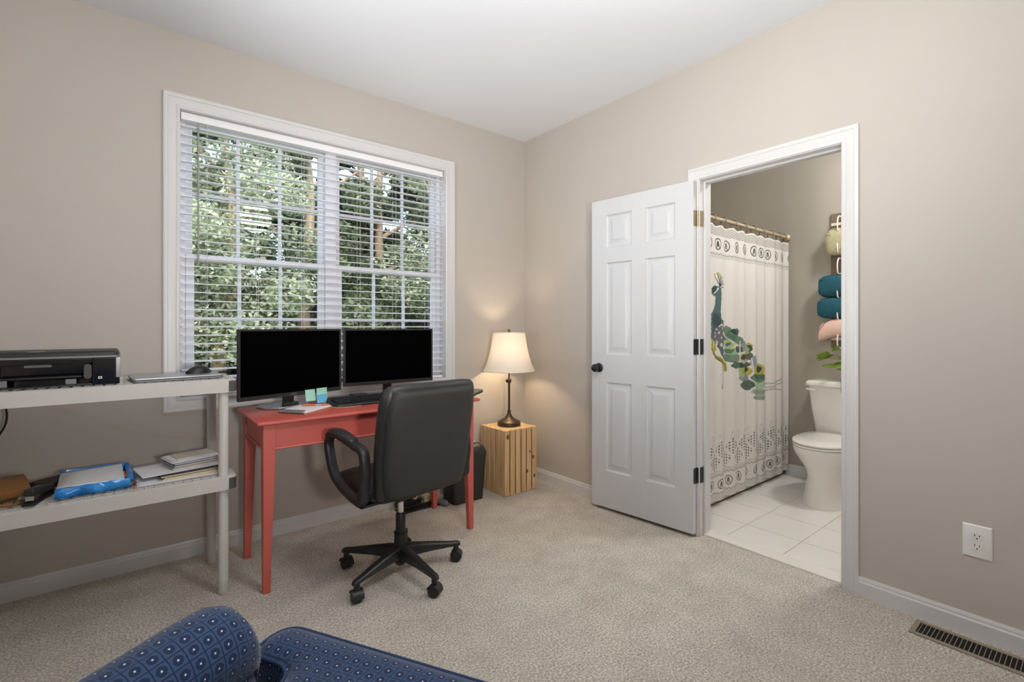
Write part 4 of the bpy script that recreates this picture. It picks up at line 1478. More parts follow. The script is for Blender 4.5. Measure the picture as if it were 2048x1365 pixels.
gb = thing('grey_plug', 'rounded grey plug lying on the carpet beside the waste bin', 'plug', (-0.905, -0.195, 0), R(18))
MB().loft([[(0.016 * s * math.cos(a), y, 0.022 + 0.018 * s * math.sin(a)) for a in [2 * PI * q / 12 for q in range(12)]] for y, s in ((-0.055, 0.5), (-0.05, 0.95), (-0.02, 1.2), (0.03, 0.9), (0.06, 0.6), (0.075, 0.3))]).build('body', M['greyplastic'], gb, smooth=60)
MB().tube(spline([(0, 0.07, 0.022), (0.01, 0.10, 0.05), (-0.02, 0.12, 0.09)], 6), 0.004, 6).build('cord', M['black'], gb)

# ---- wall outlet
ol = thing('wall_outlet', 'white duplex wall outlet on the taupe wall near the floor vent', 'outlet', (0, -2.728, 0.374))
MB().loft([[(-t, y, z) for y, z in rect(-0.043 + i, 0.043 - i, -0.064 + i, 0.064 - i, 0.002)] for i, t in ((0.0, 0.0), (0.0, 0.003), (0.004, 0.006))]).build('cover_plate', M['outlet'], ol, smooth=30)
for s in (-1, 1):
    zc = s * 0.0195
    pts = [(0.0165 * math.cos(a), zc + max(-0.0135, min(0.0135, 0.0165 * math.sin(a)))) for a in [2 * PI * q / 24 for q in range(24)]]
    r_ = MB().prism(pts, -0.0078, -0.005, 'x').build('receptacle', M['outlet'], ol)
    MB().box(-0.0084, -0.0076, 0.0055, 0.0075, zc + 0.001, zc + 0.009).build('slot', M['slot'], r_)
    MB().box(-0.0084, -0.0076, -0.0075, -0.0055, zc + 0.001, zc + 0.008).build('slot', M['slot'], r_)
    MB().prism([(0.0024 * math.cos(a), zc - 0.007 + 0.0024 * math.sin(a)) for a in [2 * PI * q / 10 for q in range(10)]], -0.0084, -0.0076, 'x').build('slot', M['slot'], r_)
MB().prism([(0.003 * math.cos(a), 0.003 * math.sin(a)) for a in [2 * PI * q / 10 for q in range(10)]], -0.0072, -0.005, 'x').build('screw', M['outlet'], ol)

# ================================================================== ARMCHAIR (foreground)
ac = thing('armchair', 'navy patterned upholstered armchair in the foreground', 'armchair', (-2.427, -2.32, 0), R(-60.6))
HWD, YF = 0.425, 0.422


def arm_chair_arm(sx):
    # section in (x, z), arc-length u for the fabric pattern
    sec = [(-0.372 + 0.088 * math.cos(a), 0.545 + 0.083 * math.sin(a)) for a in [-0.25 * PI + 1.5 * PI * q / 14 for q in range(15)]]
    sec = [(-0.290, 0.10)] + [(-0.290, 0.40)] + sec + [(-0.450, 0.40), (-0.450, 0.10)]
    us = [0]
    for k in range(1, len(sec)):
        us.append(us[-1] + math.dist(sec[k], sec[k - 1]))
    ys = [(-0.42, 0, 1.0), (-0.2, 0, 1.0), (0.0, 0, 1.0), (0.12, 0, 1.0), (0.180, 0, 0.985), (0.212, -0.006, 0.93), (0.232, -0.02, 0.82), (0.242, -0.045, 0.62), (0.245, -0.07, 0.40)]
    m = MB()
    uv = []
    rings = []
    cxm, czm = -0.370, 0.50
    for (y, dz, k) in ys:
        ring = []
        for i, (x, z) in enumerate(sec):
            if z < 0.2:
                xx, zz2 = x + (cxm - x) * (1 - k) * 0.3, z
            else:
                xx, zz2 = cxm + (x - cxm) * k, (czm + (z - czm) * k if z > czm else z) + (dz if z > czm else 0)
            zz2 += 0.010 * math.sin(6 * y) if z > 0.5 else 0
            ring.append((xx if sx < 0 else -xx, y, zz2))
            uv.append((us[i], y + (1 - k) * 0.10))
        rings.append(ring)
    m.loft(rings, caps=False, closed=True)
    n = len(sec)
    b = len(m.v)
    m.f.append(tuple(b - n + i for i in range(n)))
    m.build('arm', M['navy'], ac, smooth=70, uv=uv)


arm_chair_arm(-1)
arm_chair_arm(1)
# base frame and back
MB().prism(rect(-0.44, 0.44, -0.47, 0.345, 0.02), 0.09, 0.315).build('base', M['navy'], ac, bevel=0.010, uv='box')
for sx in (-1, 1):
    for y in (-0.42, 0.30):
        MB().lathe([(0.018, 0.001), (0.026, 0.09)], 14, (sx * 0.40, y, 0)).build('foot', M['woodleg'], ac)
rings = []
for z, y0, y1, hw_ in ((0.10, -0.48, -0.36, 0.44), (0.45, -0.49, -0.33, 0.44), (0.80, -0.54, -0.41, 0.43), (0.875, -0.545, -0.44, 0.40), (0.90, -0.53, -0.465, 0.35)):
    rings.append([(x, y, z) for x, y in rect(-hw_, hw_, y0, y1, 0.045, 5)])
MB().loft(rings).build('backrest', M['navy'], ac, smooth=60, uv='box')
rings = []
for z, y0, y1, hw_ in ((0.475, -0.345, -0.20, 0.265), (0.50, -0.350, -0.185, 0.275), (0.70, -0.40, -0.235, 0.275), (0.80, -0.43, -0.28, 0.265), (0.83, -0.42, -0.32, 0.24)):
    rings.append([(x, y, z) for x, y in rect(-hw_, hw_, y0, y1, 0.05, 5)])
MB().loft(rings).build('back_cushion', M['navy'], ac, smooth=60, uv='box')
# T-shaped seat cushion
def tpoly(i):
    a = 0.272 - i
    return rounded([(-a, -0.34 + i), (a, -0.34 + i), (a, 0.305 + i), (HWD - i, 0.305 + i), (HWD - i, YF - i), (-HWD + i, YF - i), (-HWD + i, 0.305 + i), (-a, 0.305 + i)],
                   [0.03, 0.03, 0.085, 0.05, 0.06, 0.06, 0.05, 0.085], 8)
rings = []
for i, z in ((0.016, 0.318), (0.0, 0.335), (-0.004, 0.39), (0.0, 0.445), (0.010, 0.4585), (0.028, 0.466), (0.045, 0.470)):
    rings.append([(x, y, z) for x, y in tpoly(i)])
MB().loft(rings).build('seat_cushion', M['navy'], ac, smooth=60, uv='box')
pp = MB()
for z in (0.452, 0.330):
    pp.tube([(x, y, z) for x, y in tpoly(0.0)], 0.0042, 6, closed=True)
pp.build('piping', M['piping'], ac, smooth=60)

# ================================================================== CEILING LIGHT
clt = thing('ceiling_light', 'hanging frosted globe ceiling light overhead, behind the viewer', 'ceiling light', (-1.50, -2.35, H))
MB().lathe([(0.075, 0.0), (0.078, -0.010), (0.060, -0.026), (0.012, -0.030)], 32).build('canopy', M['bronze'], clt, smooth=40)
MB().tube([(0, 0, -0.028), (0, 0, -0.235)], 0.008, 12).build('stem', M['bronze'], clt, smooth=40)
MB().lathe([(0.010, -0.215), (0.045, -0.225), (0.050, -0.245), (0.040, -0.250)], 28).build('globe_cap', M['bronze'], clt, smooth=40)
MB().ball((0, 0, -0.395), 0.15, 32, 20).build('globe', M['dome'], clt, smooth=60)

# ---- tilted fill lamps added out of frame to bounce light off the ceiling

def fill_lamp(FLP, target, energy, label):
    fll = thing('fill_lamp', label, 'floor lamp', FLP)
    MB().lathe([(0.13, 0.0), (0.135, 0.008), (0.12, 0.020), (0.015, 0.028)], 28).build('base', M['bronze'], fll, smooth=40)
    MB().tube([(0, 0, 0.025), (0, 0, 1.12)], 0.011, 12).build('pole', M['bronze'], fll, smooth=40)
    aim = (Vector(target) - (FLP + Vector((0, 0, 1.2)))).normalized()
    rot = aim.to_track_quat('Z', 'Y').to_matrix().to_4x4()
    MB().lathe([(0.030, 0.0), (0.055, 0.03), (0.10, 0.10), (0.125, 0.16), (0.123, 0.16), (0.097, 0.10), (0.050, 0.03), (0.02, 0.008)], 28, caps=False).xf(Matrix.Translation((0, 0, 1.13)) @ rot).build('lamp_head', M['bronze'], fll, smooth=60)
    MB().ball((0, 0, 1.12), 0.022, 14, 8).build('joint', M['bronze'], fll, smooth=60)
    fd = bpy.data.lights.new('fill_lamp_light', 'SPOT')
    fd.energy = energy
    fd.color = (1.0, 0.985, 0.97)
    fd.spot_size = R(118)
    fd.spot_blend = 0.9
    fd.shadow_soft_size = 0.11
    fo = bpy.data.objects.new('fill_lamp_light', fd)
    COL.objects.link(fo)
    fo.parent = fll
    fo.location = Vector((0, 0, 1.13)) + aim * 0.165
    fo.rotation_euler = (-aim).to_track_quat('Z', 'Y').to_euler()


fill_lamp(Vector((-3.13, -1.52, 0)), (-1.0, -1.75, H), LEFT_FILL, 'unseen fill lamp added left of the armchair, aimed at the ceiling')
fill_lamp(Vector((-2.30, -3.85, 0)), (-1.70, -1.30, H), REAR_FILL, 'unseen fill lamp added by the rear wall, aimed at the ceiling')

# ================================================================== BATHROOM THINGS
tb = thing('bathtub', 'white bathtub mostly hidden behind the shower curtain', 'bathtub', (0.90, -0.965, 0))
tx, ty = 0.776, 0.383
out = rect(-tx, tx, -ty, ty, 0.01, 3)
rings = [[(x, y, 0.001) for x, y in out], [(x, y, 0.38) for x, y in out]]
for i, z in ((0.060, 0.385), (0.075, 0.37), (0.11, 0.12), (0.16, 0.06)):
    rings.append([(x, y, z) for x, y in rect(-tx + i, tx - i, -ty + i, ty - i, 0.01, 3)])
MB().loft(rings).build('tub_body', M['tubm'], tb, bevel=0.008)
MB().lathe([(0.022, 0.062), (0.022, 0.066), (0.010, 0.067)], 16, (0.5, 0, 0)).build('drain', M['chrome'], tb)
tag(MB().box(BX1 - 0.016, BX1 - 0.002, -1.360, -0.600, 0.387, 1.900).build('surround_panel', M['tubm'], bevel=0.003), 'white tub surround panel edge showing beside the shower curtain', 'wall panel')
tag(MB().box(0.14, BX1 - 0.020, -0.594, -0.582, 0.387, 1.900).build('surround_panel', M['tubm'], bevel=0.002), 'white tub surround panel along the wall behind the shower curtain', 'wall panel')

RODY, RODZ = -1.372, 1.945
rd = thing('curtain_rod', 'beige shower curtain rod with flange on the far wall', 'curtain rod', (0.90, RODY, RODZ))
MB().tube([(-0.776, 0, 0), (0.776, 0, 0)], 0.0125, 14).build('tube', M['rod'], rd, smooth=40)
for sx in (-1, 1):
    MB().tube([(sx * 0.779, 0, 0), (sx * 0.760, 0, 0), (sx * 0.750, 0, 0)], [0.028, 0.026, 0.014], 18).build('flange', M['rod'], rd, smooth=40)

# ---- shower curtain with printed peacock (flat print = colour attribute on the cloth)
CX_0, CX_1, CZ_0, CZ_1 = 0.135, 1.630, 0.052, 1.892
nx, nz_ = 390, 660
gx = np.linspace(CX_0, CX_1, nx)
gz = np.linspace(CZ_0, CZ_1, nz_)
X, Z = np.meshgrid(gx, gz)
fold = 0.008 * np.sin(X * 2 * PI / 0.155 + 0.6) + 0.007 * np.sin(X * 2 * PI / 0.31 + 1.0 + 0.4 * Z) + 0.0015 * np.sin(X * 2 * PI / 0.083 + Z)
Y = -1.394 + fold * (0.75 + 0.25 * (CZ_1 - Z) / 1.8)
Zg = Z + 0.006 * np.sin(X * 2 * PI / 0.155 + 2.0) * (Z < 0.2) + 0.006 * np.cos(X * 2 * PI / 0.146 + 1.0) * np.clip((Z - 1.84) / 0.05, 0, 1)
col = np.ones((nz_, nx, 3)) * np.array(S(232, 227, 221)[:3])
# print coordinates: the drawing's own u, v (a fixed chart of the cloth plane)
dxr, dyr = X - CAMP.x, -1.394 - CAMP.y
dep = dxr * FW.x + dyr * FW.y
U = (1024 + 971 * (dxr * RT.x + dyr * RT.y) / dep - 1410) * 4.706
V = (654.5 - 971 * (Z - CAMP.z) / dep - 530) * 4.706


def ink(mask, c, a=1.0):
    c = np.array(S(*c)[:3])
    w_ = np.asarray(mask, float) * a
    col[:] = col * (1 - w_[..., None]) + c * w_[..., None]


def in_poly(px_, py_, poly):
    r_ = np.zeros(px_.shape, bool)
    n = len(poly)
    for i in range(n):
        x0, y0 = poly[i]
        x1, y1 = poly[(i + 1) % n]
        if y0 == y1:
            continue
        c = ((y0 > py_) != (y1 > py_)) & (px_ < (x1 - x0) * (py_ - y0) / (y1 - y0) + x0)
        r_ ^= c
    return r_


def stroke(pts, wd, c, a=1.0):
    m = np.zeros(U.shape, bool)
    for (x0, y0), (x1, y1) in zip(pts[:-1], pts[1:]):
        L2 = (x1 - x0) ** 2 + (y1 - y0) ** 2
        t = np.clip(((U - x0) * (x1 - x0) + (V - y0) * (y1 - y0)) / L2, 0, 1)
        m |= (U - x0 - t * (x1 - x0)) ** 2 + (V - y0 - t * (y1 - y0)) ** 2 < wd * wd
    ink(m, c, a)


wob = 6 * np.sin(U * 0.11 + V * 0.05) + 5 * np.sin(V * 0.13 - U * 0.04)


def blob(cx_, cy_, rx, ry, c, a=0.9):
    rx, ry = rx * 1.12, ry * 1.12
    ink(((U + wob * 0.5 - cx_) / rx) ** 2 + ((V + wob * 0.5 - cy_) / ry) ** 2 < 1, c, a)


TEAL, DTEAL, GRN, DGRN, PALE, GREY, YEL = (70, 98, 98), (42, 58, 64), (84, 118, 88), (48, 78, 62), (150, 184, 152), (132, 142, 142), (176, 164, 56)
# tail, painted from the far end towards the bird
for pts in (((575, 1120), (640, 1115), (700, 1085), (722, 1070)), ((580, 1160), (650, 1140), (722, 1105)), ((575, 1190), (640, 1165), (700, 1175))):
    stroke(pts, 7, (168, 170, 170), 0.8)
blob(508, 1245, 58, 28, (150, 160, 148), 0.7)
blob(505, 1195, 60, 30, (146, 164, 150), 0.8)
blob(505, 1125, 62, 34, PALE, 0.8)
blob(505, 1062, 62, 40, GRN)
for k in range(9):
    stroke(((458 + 13 * k, 1040), (470 + 13 * k, 1075)), 4, DGRN, 0.8)
    stroke(((455 + 13 * k, 1185), (462 + 13 * k, 1210)), 3, DGRN, 0.7)
    stroke(((455 + 12 * k, 1240), (463 + 12 * k, 1268)), 3, DGRN, 0.7)
blob(395, 1130, 56, 46, DGRN)
blob(370, 1062, 46, 34, GREY)
blob(345, 1000, 28, 50, PALE)
blob(500, 985, 52, 46, YEL)
blob(502, 983, 26, 26, DTEAL)
blob(388, 1000, 50, 40, YEL)
blob(392, 990, 24, 25, DTEAL)
blob(380, 940, 50, 24, DGRN)
blob(295, 945, 50, 30, DGRN)
blob(455, 905, 22, 48, GREY)
blob(372, 905, 40, 22, (170, 178, 170))
blob(362, 868, 38, 32, YEL)
blob(358, 872, 22, 22, DTEAL)
blob(255, 875, 68, 40, GRN)
blob(285, 880, 40, 25, GREY, 0.8)
blob(415, 850, 26, 40, DGRN)
blob(420, 785, 24, 46, YEL)
blob(428, 788, 15, 30, DTEAL)
blob(362, 765, 34, 42, GREY)
blob(398, 800, 22, 36, PALE)
blob(262, 815, 66, 30, PALE)
blob(318, 796, 30, 30, DGRN)
blob(225, 805, 34, 24, GRN)
blob(305, 712, 44, 36, GRN)
blob(225, 690, 42, 32, TEAL)
blob(262, 650, 40, 40, GRN)
blob(282, 628, 34, 28, DTEAL, 0.85)
blob(214, 620, 28, 40, GRN)
blob(225, 752, 38, 38, (196, 190, 120))
blob(225, 752, 28, 28, PALE)
blob(226, 748, 16, 18, TEAL)
for pts in (((190, 660), (260, 730), (330, 765)), ((330, 720), (330, 900)), ((440, 880), (450, 1010))):
    stroke(pts, 4, (222, 218, 210), 0.9)
# belly, legs
ink(in_poly(U + wob * 0.3, V, [(48, 690), (100, 735), (112, 800), (90, 832), (48, 790)]), YEL, 0.95)
ink(in_poly(U, V + wob * 0.3, [(55, 800), (110, 852), (160, 888), (215, 925), (224, 1000), (186, 1008), (174, 945), (110, 892), (65, 840)]), (150, 140, 42), 0.95)
stroke(((52, 795), (110, 880), (175, 935)), 4, (70, 70, 40), 0.8)
stroke(((158, 930), (172, 1060), (168, 1120), (150, 1165)), 4, (120, 122, 118), 0.9)
stroke(((168, 1120), (160, 1170)), 4, (90, 92, 90), 0.9)
# wing
ink(in_poly(U + wob * 0.4, V, [(48, 690), (60, 610), (110, 560), (150, 515), (182, 525), (186, 650), (186, 760), (180, 885), (150, 860), (110, 745)]), DTEAL, 0.85)
ink(in_poly(U, V, [(110, 740), (140, 755), (180, 800), (180, 880), (150, 858)]), (92, 106, 118), 0.9)
rr = random.Random(3)
for k in range(26):
    x, y = rr.uniform(70, 190), rr.uniform(545, 770)
    stroke(((x, y), (x + rr.uniform(-14, 14), y + rr.uniform(6, 22))), 5, (226, 222, 214), 0.95)
# neck and head
ink(in_poly(U + wob * 0.2, V, [(46, 465), (75, 412), (96, 368), (102, 330), (100, 298), (74, 296), (52, 272), (48, 235), (62, 205), (92, 193), (128, 203), (148, 222), (150, 330), (140, 420), (150, 520), (145, 555), (105, 600), (60, 640), (46, 690)]), TEAL, 0.95)
blob(100, 520, 36, 60, DTEAL, 0.6)
blob(85, 235, 34, 36, DTEAL, 0.7)
stroke(((80, 268), (102, 260), (120, 235), (122, 218)), 5, (228, 226, 220))
for (x, y) in ((92, 95), (118, 78), (137, 98), (154, 120), (166, 150), (172, 176)):
    stroke(((135, 205), ((135 + x) / 2 + 4, (205 + y) / 2), (x, y)), 3.2, DTEAL, 0.9)
    blob(x, y, 9, 11, YEL if x < 130 else (186, 170, 110))
stroke(((150, 215), (176, 210)), 4, DTEAL)
# borders in metres of cloth
INK = (74, 74, 72)
sp = 0.158


def oval_row(zc, hh, ww, pitch, c, a, off=0.0, inner=True):
    q = (X + off) / pitch
    f = (q - np.floor(q) - 0.5) * pitch
    e = (f / ww) ** 2 + ((Z - zc) / hh) ** 2
    ink((e < 1) & (e > 0.62), c, a)
    if inner:
        ink((np.abs(f) < ww * 0.12) & (np.abs(Z - zc) < hh * 0.5), c, a)
        ink((np.abs(np.abs(f) - ww * 0.38 * (1 - (Z - zc) / hh) * 0.6) < ww * 0.11) & (Z < zc + hh * 0.5) & (Z > zc - hh * 0.6), c, a)


def scallops(zc, c=INK, a=0.75, up=1):
    f = np.abs(((X / 0.034) % 1) - 0.5) * 2
    ink(np.abs(Z - (zc + up * 0.010 * (1 - f ** 2))) < 0.0028, c, a)


def band(z0, z1, a=0.16):
    tex = 0.5 + 0.5 * np.sin(X * 260) * np.sin(Z * 420)
    ink((Z > z0) & (Z < z1), (150, 148, 140), a)
    ink((Z > z0) & (Z < z1) & (tex > 0.72), (120, 118, 112), 0.35)


def diamonds(zc, hh, ww, pitch, off, c=INK):
    q = (X + off) / pitch
    f = (q - np.floor(q) - 0.5) * pitch
    dm = np.abs(f) / ww + np.abs(Z - zc) / hh
    row = np.abs((((Z - zc) + 0.25 * np.abs(f)) / 0.0200) % 1 - 0.5) < 0.30
    colm = np.abs((f / 0.0260 + 0.5) % 1 - 0.5) < 0.24
    ink((dm < 1) & row & colm, c, 0.9)


oval_row(0.452, 0.034, 0.015, sp * 0.55, (160, 160, 158), 0.55, 0.03, False)
diamonds(0.385, 0.056, 0.074, sp, 0.0)
diamonds(0.305, 0.058, 0.074, sp, sp / 2)
band(0.222, 0.246)
scallops(0.208)
oval_row(0.158, 0.034, 0.034, sp * 0.8, INK, 0.85, 0.02)
scallops(0.108, up=-1)
band(0.060, 0.098, 0.22)
oval_row(1.768, 0.040, 0.038, sp * 0.8, INK, 0.95, 0.05)
scallops(1.708, up=-1)
band(1.672, 1.702, 0.2)
scallops(1.822)
band(1.832, 1.882, 0.32)
for k in range(3):
    scallops(1.838 + 0.015 * k, (150, 148, 138), 0.6)

me = bpy.data.meshes.new('shower_curtain')
N_ = nx * nz_
me.vertices.add(N_)
me.vertices.foreach_set('co', np.stack([X - 0.92, Y - RODY, Zg], -1).reshape(-1).astype(np.float32))
i0 = (np.arange(nz_ - 1)[:, None] * nx + np.arange(nx - 1)[None, :]).reshape(-1)
quads = np.stack([i0, i0 + 1, i0 + nx + 1, i0 + nx], -1).reshape(-1)
nf = len(i0)
me.loops.add(nf * 4)
me.loops.foreach_set('vertex_index', quads.astype(np.int32))
me.polygons.add(nf)
me.polygons.foreach_set('loop_start', (np.arange(nf) * 4).astype(np.int32))
me.update(calc_edges=True)
me.validate()
me.shade_smooth()
ca = me.color_attributes.new('print', 'FLOAT_COLOR', 'POINT')
ca.data.foreach_set('color', np.concatenate([col, np.ones((nz_, nx, 1))], -1).reshape(-1).astype(np.float32))
M['curtain'] = thin_mat('printed_curtain_cloth', (1, 1, 1, 1), 0.18, 0.9, attr='print')
me.materials.append(M['curtain'])
cu = bpy.data.objects.new('shower_curtain', me)
COL.objects.link(cu)
cu.location = (0.92, RODY, 0)
tag(cu, 'white shower curtain printed with a green peacock and patterned borders', 'shower curtain')
rg = MB().tube([(0.0, 0.023 * math.cos(a), 0.036 * math.sin(a) - 0.013) for a in [2 * PI * q / 24 for q in range(24)]], 0.0036, 7, closed=True).mesh('curtain_ring', M['ring'], smooth=60)
ORD = ['first', 'second', 'third', 'fourth', 'fifth', 'sixth', 'seventh', 'eighth', 'ninth', 'tenth', 'eleventh']
for k in range(11):
    xr = 0.20 + 0.146 * k if k < 10 else 1.610
    o = inst(rg, 'curtain_ring', None, (xr, RODY, RODZ), (0, 0, R(8 * ((k % 3) - 1))))
    tag(o, 'beige ring on the shower curtain rod, %s from the far wall' % ORD[10 - k], 'curtain ring', 'shower curtain rings')

# ---- toilet
tl = thing('toilet', 'white two-piece toilet with closed lid against the far bathroom wall', 'toilet', (BX1, -1.815, 0), R(90))


def egg(yc, ry, rx, z, n=32, flat=0.0):
    r_ = []
    for q in range(n):
        a = 2 * PI * q / n
        s, c = math.sin(a), math.cos(a)
        yy = ry * (math.copysign(abs(s) ** 0.75, s) if s < 0 else s)
        r_.append((rx * math.copysign(abs(c) ** 0.9, c), yc + yy, z))
    return r_


bw = MB()
bw.loft([egg(0.42, 0.272, 0.148, 0.001), egg(0.42, 0.268, 0.145, 0.020), egg(0.42, 0.250, 0.128, 0.10), egg(0.425, 0.238, 0.116, 0.19), egg(0.44, 0.240, 0.126, 0.245),
         egg(0.46, 0.255, 0.152, 0.295), egg(0.475, 0.268, 0.180, 0.345), egg(0.480, 0.274, 0.190, 0.385), egg(0.480, 0.270, 0.187, 0.398), egg(0.480, 0.23, 0.15, 0.400)])
bw.build('bowl', M['porcelain'], tl, smooth=60)
MB().prism(rect(-0.13, 0.13, 0.10, 0.26, 0.03), 0.30, 0.398).build('rear_deck', M['porcelain'], tl, bevel=0.01)
MB().loft([egg(0.482, 0.270, 0.186, 0.401), egg(0.482, 0.275, 0.191, 0.406), egg(0.482, 0.275, 0.191, 0.414), egg(0.482, 0.270, 0.186, 0.417)]).build('seat_ring', M['porcelain'], tl, smooth=40)
MB().loft([egg(0.482, 0.270, 0.188, 0.4195), egg(0.482, 0.277, 0.193, 0.424), egg(0.482, 0.276, 0.192, 0.433), egg(0.482, 0.262, 0.18, 0.440), egg(0.482, 0.15, 0.10, 0.445)]).build('seat_lid', M['porcelain'], tl, smooth=40)
rings = []
for z, w_, y0, y1 in ((0.400, 0.165, 0.035, 0.180), (0.415, 0.175, 0.025, 0.195), (0.60, 0.200, 0.020, 0.212), (0.765, 0.216, 0.016, 0.222)):
    rings.append([(x, y, z) for x, y in rect(-w_, w_, y0, y1, 0.035, 6)])
MB().loft(rings).build('tank', M['porcelain'], tl, smooth=50)
rings = []
for z, i in ((0.766, 0.0), (0.772, -0.008), (0.795, -0.008), (0.806, 0.002), (0.810, 0.03)):
    rings.append([(x, y, z) for x, y in rect(-0.222 + i, 0.222 - i, 0.010 + max(i, 0), 0.230 - i, 0.035, 6)])
MB().loft(rings).build('tank_lid', M['porcelain'], tl, smooth=50)
MB().lathe([(0.013, 0), (0.013, 0.012)], 12).xf(Matrix.Translation((0.155, 0.219, 0.735)) @ Matrix.Rotation(R(-90), 4, 'X')).tube([(0.155, 0.236, 0.735), (0.175, 0.240, 0.738), (0.215, 0.238, 0.742)], [0.007, 0.006, 0.008], 8).build('flush_lever', M['porcelain'], tl, smooth=50)
for sx in (-1, 1):
    MB().ball((sx * 0.140, 0.36, 0.022), (0.014, 0.014, 0.014), 10, 6).build('bolt_cap', M['porcelain'], tl, smooth=60)

# ---- plant on the tank
pl_ = thing('potted_plant', 'small leafy green plant on the toilet tank lid', 'plant', (1.510, -1.872, 0.812))
MB().lathe([(0.045, 0.0), (0.062, 0.10), (0.066, 0.105), (0.060, 0.104), (0.055, 0.085)], 24).build('pot', M['pot'], pl_, smooth=50)
MB().lathe([(0.056, 0.086), (0.02, 0.090)], 20).build('soil', M['soil'], pl_)
rr = random.Random(9)


def leaf_pts(base, d, L, wd, roll=0.0):
    base, d = Vector(base), Vector(d).normalized()
    s = d.cross(Vector((0, 0, 1)))
    s.normalize()
    s = Matrix.Rotation(roll, 3, d) @ s
    nn = s.cross(d)
    V_ = []
    for t, w in ((0, 0.04), (0.25, 0.8), (0.5, 1.0), (0.75, 0.7), (1.0, 0.03)):
        c = base + d * (L * t) - Vector((0, 0, 1)) * (0.25 * L * t * t)
        V_ += [c - s * wd * w / 2 + nn * 0.004, c, c + s * wd * w / 2 + nn * 0.004]
    F_ = []
    for k in range(4):
        for j_ in range(2):
            a = 3 * k + j_
            F_.append((a, a + 1, a + 4, a + 3))
    return V_, F_


for k in range(22):
    a = 2 * PI * k / 22 * 2.4 + rr.uniform(-0.3, 0.3)
    if k < 5:
        a = R(60 + 26 * k)
    rad, hgt = rr.uniform(0.07, 0.14), rr.uniform(0.10, 0.20)
    if k < 5:
        rad, hgt = 0.13 + 0.02 * (k % 2), 0.10 + 0.035 * k
    if math.cos(a) > -0.2:
        rad *= 0.25
    tip = Vector((rad * math.cos(a), rad * math.sin(a), hgt))
    stp = spline([(0, 0, 0.085), (tip.x * 0.4, tip.y * 0.4, 0.085 + (hgt - 0.085) * 0.7), tuple(tip)], 5)
    s_ = MB().tube(stp, 0.0018, 5).build('stem', M['leaf'], pl_)
    lv, lf_ = leaf_pts(tip, (min(math.cos(a), 0.3), math.sin(a), rr.uniform(-0.3, 0.5)), rr.uniform(0.08, 0.11), rr.uniform(0.045, 0.062), rr.choice((-1, 1)) * rr.uniform(0.5, 1.1))
    MB().add(lv, lf_).build('leaf', M['leaf'], pl_, smooth=60)

# ---- towel rack with rolled towels on the far wall
tk = thing('towel_rack', 'grey-brown wooden towel board with cream wire loops on bathroom wall', 'towel rack', (BX1, -1.760, 1.05))
MB().box(-0.020, 0, -0.075, 0.068, 0, 1.030).build('board', M['greywood'], tk, bevel=0.002)
for z in (0.09, 0.30, 0.465, 0.645, 0.80, 0.96):
    lp_ = MB().tube(spline([(-0.020, -0.05, z + 0.02), (-0.10, -0.052, z + 0.03), (-0.132, -0.054, z - 0.02), (-0.125, -0.054, z - 0.075), (-0.10, -0.054, z - 0.085)], 6), 0.005, 8)
    lp_.tube(spline([(-0.020, -0.02, z + 0.02), (-0.10, -0.010, z + 0.03), (-0.132, -0.010, z - 0.02), (-0.125, -0.010, z - 0.075), (-0.10, -0.012, z - 0.085)], 6), 0.005, 8)
    lp_.tube([(-0.10, -0.054, z - 0.085), (-0.10, -0.012, z - 0.085)], 0.005, 8)
    lp_.build('wire_loop', M['creamw'], tk, smooth=60)
for z in (0.935, 0.06):
    MB().box(-0.026, -0.020, -0.07, 0.064, z, z + 0.022).build('bracket', M['creamw'], tk)


def roll(nm, y0, y1, xc, zc, rx, rz_, mt, label, droop=0.0, seed=0, spiral=True):
    t = thing(nm, label, 'towel', (xc, (y0 + y1) / 2, zc))
    L = (y1 - y0) / 2
    rr = random.Random(seed)
    rings = []
    n = 10
    for i in range(n + 1):
        f = -1 + 2 * i / n
        k = (1 - abs(f) ** 10) ** 0.5 if abs(f) < 1 else 0.5
        k = max(k, 0.74)
        rings.append([(rx * k * math.copysign(abs(math.cos(a)) ** 0.7, math.cos(a)) * (1 + 0.03 * math.sin(3 * a + i)), f * L, rz_ * k * math.copysign(abs(math.sin(a)) ** 0.7, math.sin(a)) * (1 + 0.03 * math.sin(2 * a + i * 0.7)) - droop * max(0, f) ** 2) for a in [2 * PI * q / 20 for q in range(20)]])
    MB().loft(rings).build('roll', M[mt], t, smooth=60)
    MB().tube([(0.9 * rx * math.cos(2.5) - 0.004, L * 0.9 - 0.012 * k2, 0.9 * rz_ * math.sin(2.5) + 0.004 - droop * (0.9 - 0.3 * k2) ** 2) for k2 in range(3)], 0.006, 6).build('loose_edge', M[mt], t, smooth=60)
    return t


roll('sage_towel', -1.900, -1.688, 1.600, 1.853, 0.055, 0.100, 'towgreen', 'sage green terry towel, topmost on the towel rack', seed=1)
roll('teal_towel', -1.910, -1.640, 1.598, 1.520, 0.058, 0.084, 'towteal', 'upper rolled teal towel on the towel rack', seed=2)
roll('teal_towel', -1.910, -1.632, 1.598, 1.355, 0.058, 0.078, 'towteal', 'lower rolled teal towel, just above the pink one', seed=3)
roll('pink_towel', -1.900, -1.640, 1.600, 1.205, 0.055, 0.066, 'towpink', 'pale pink towel drooping at the bottom of the towel rack', droop=0.055, seed=4)

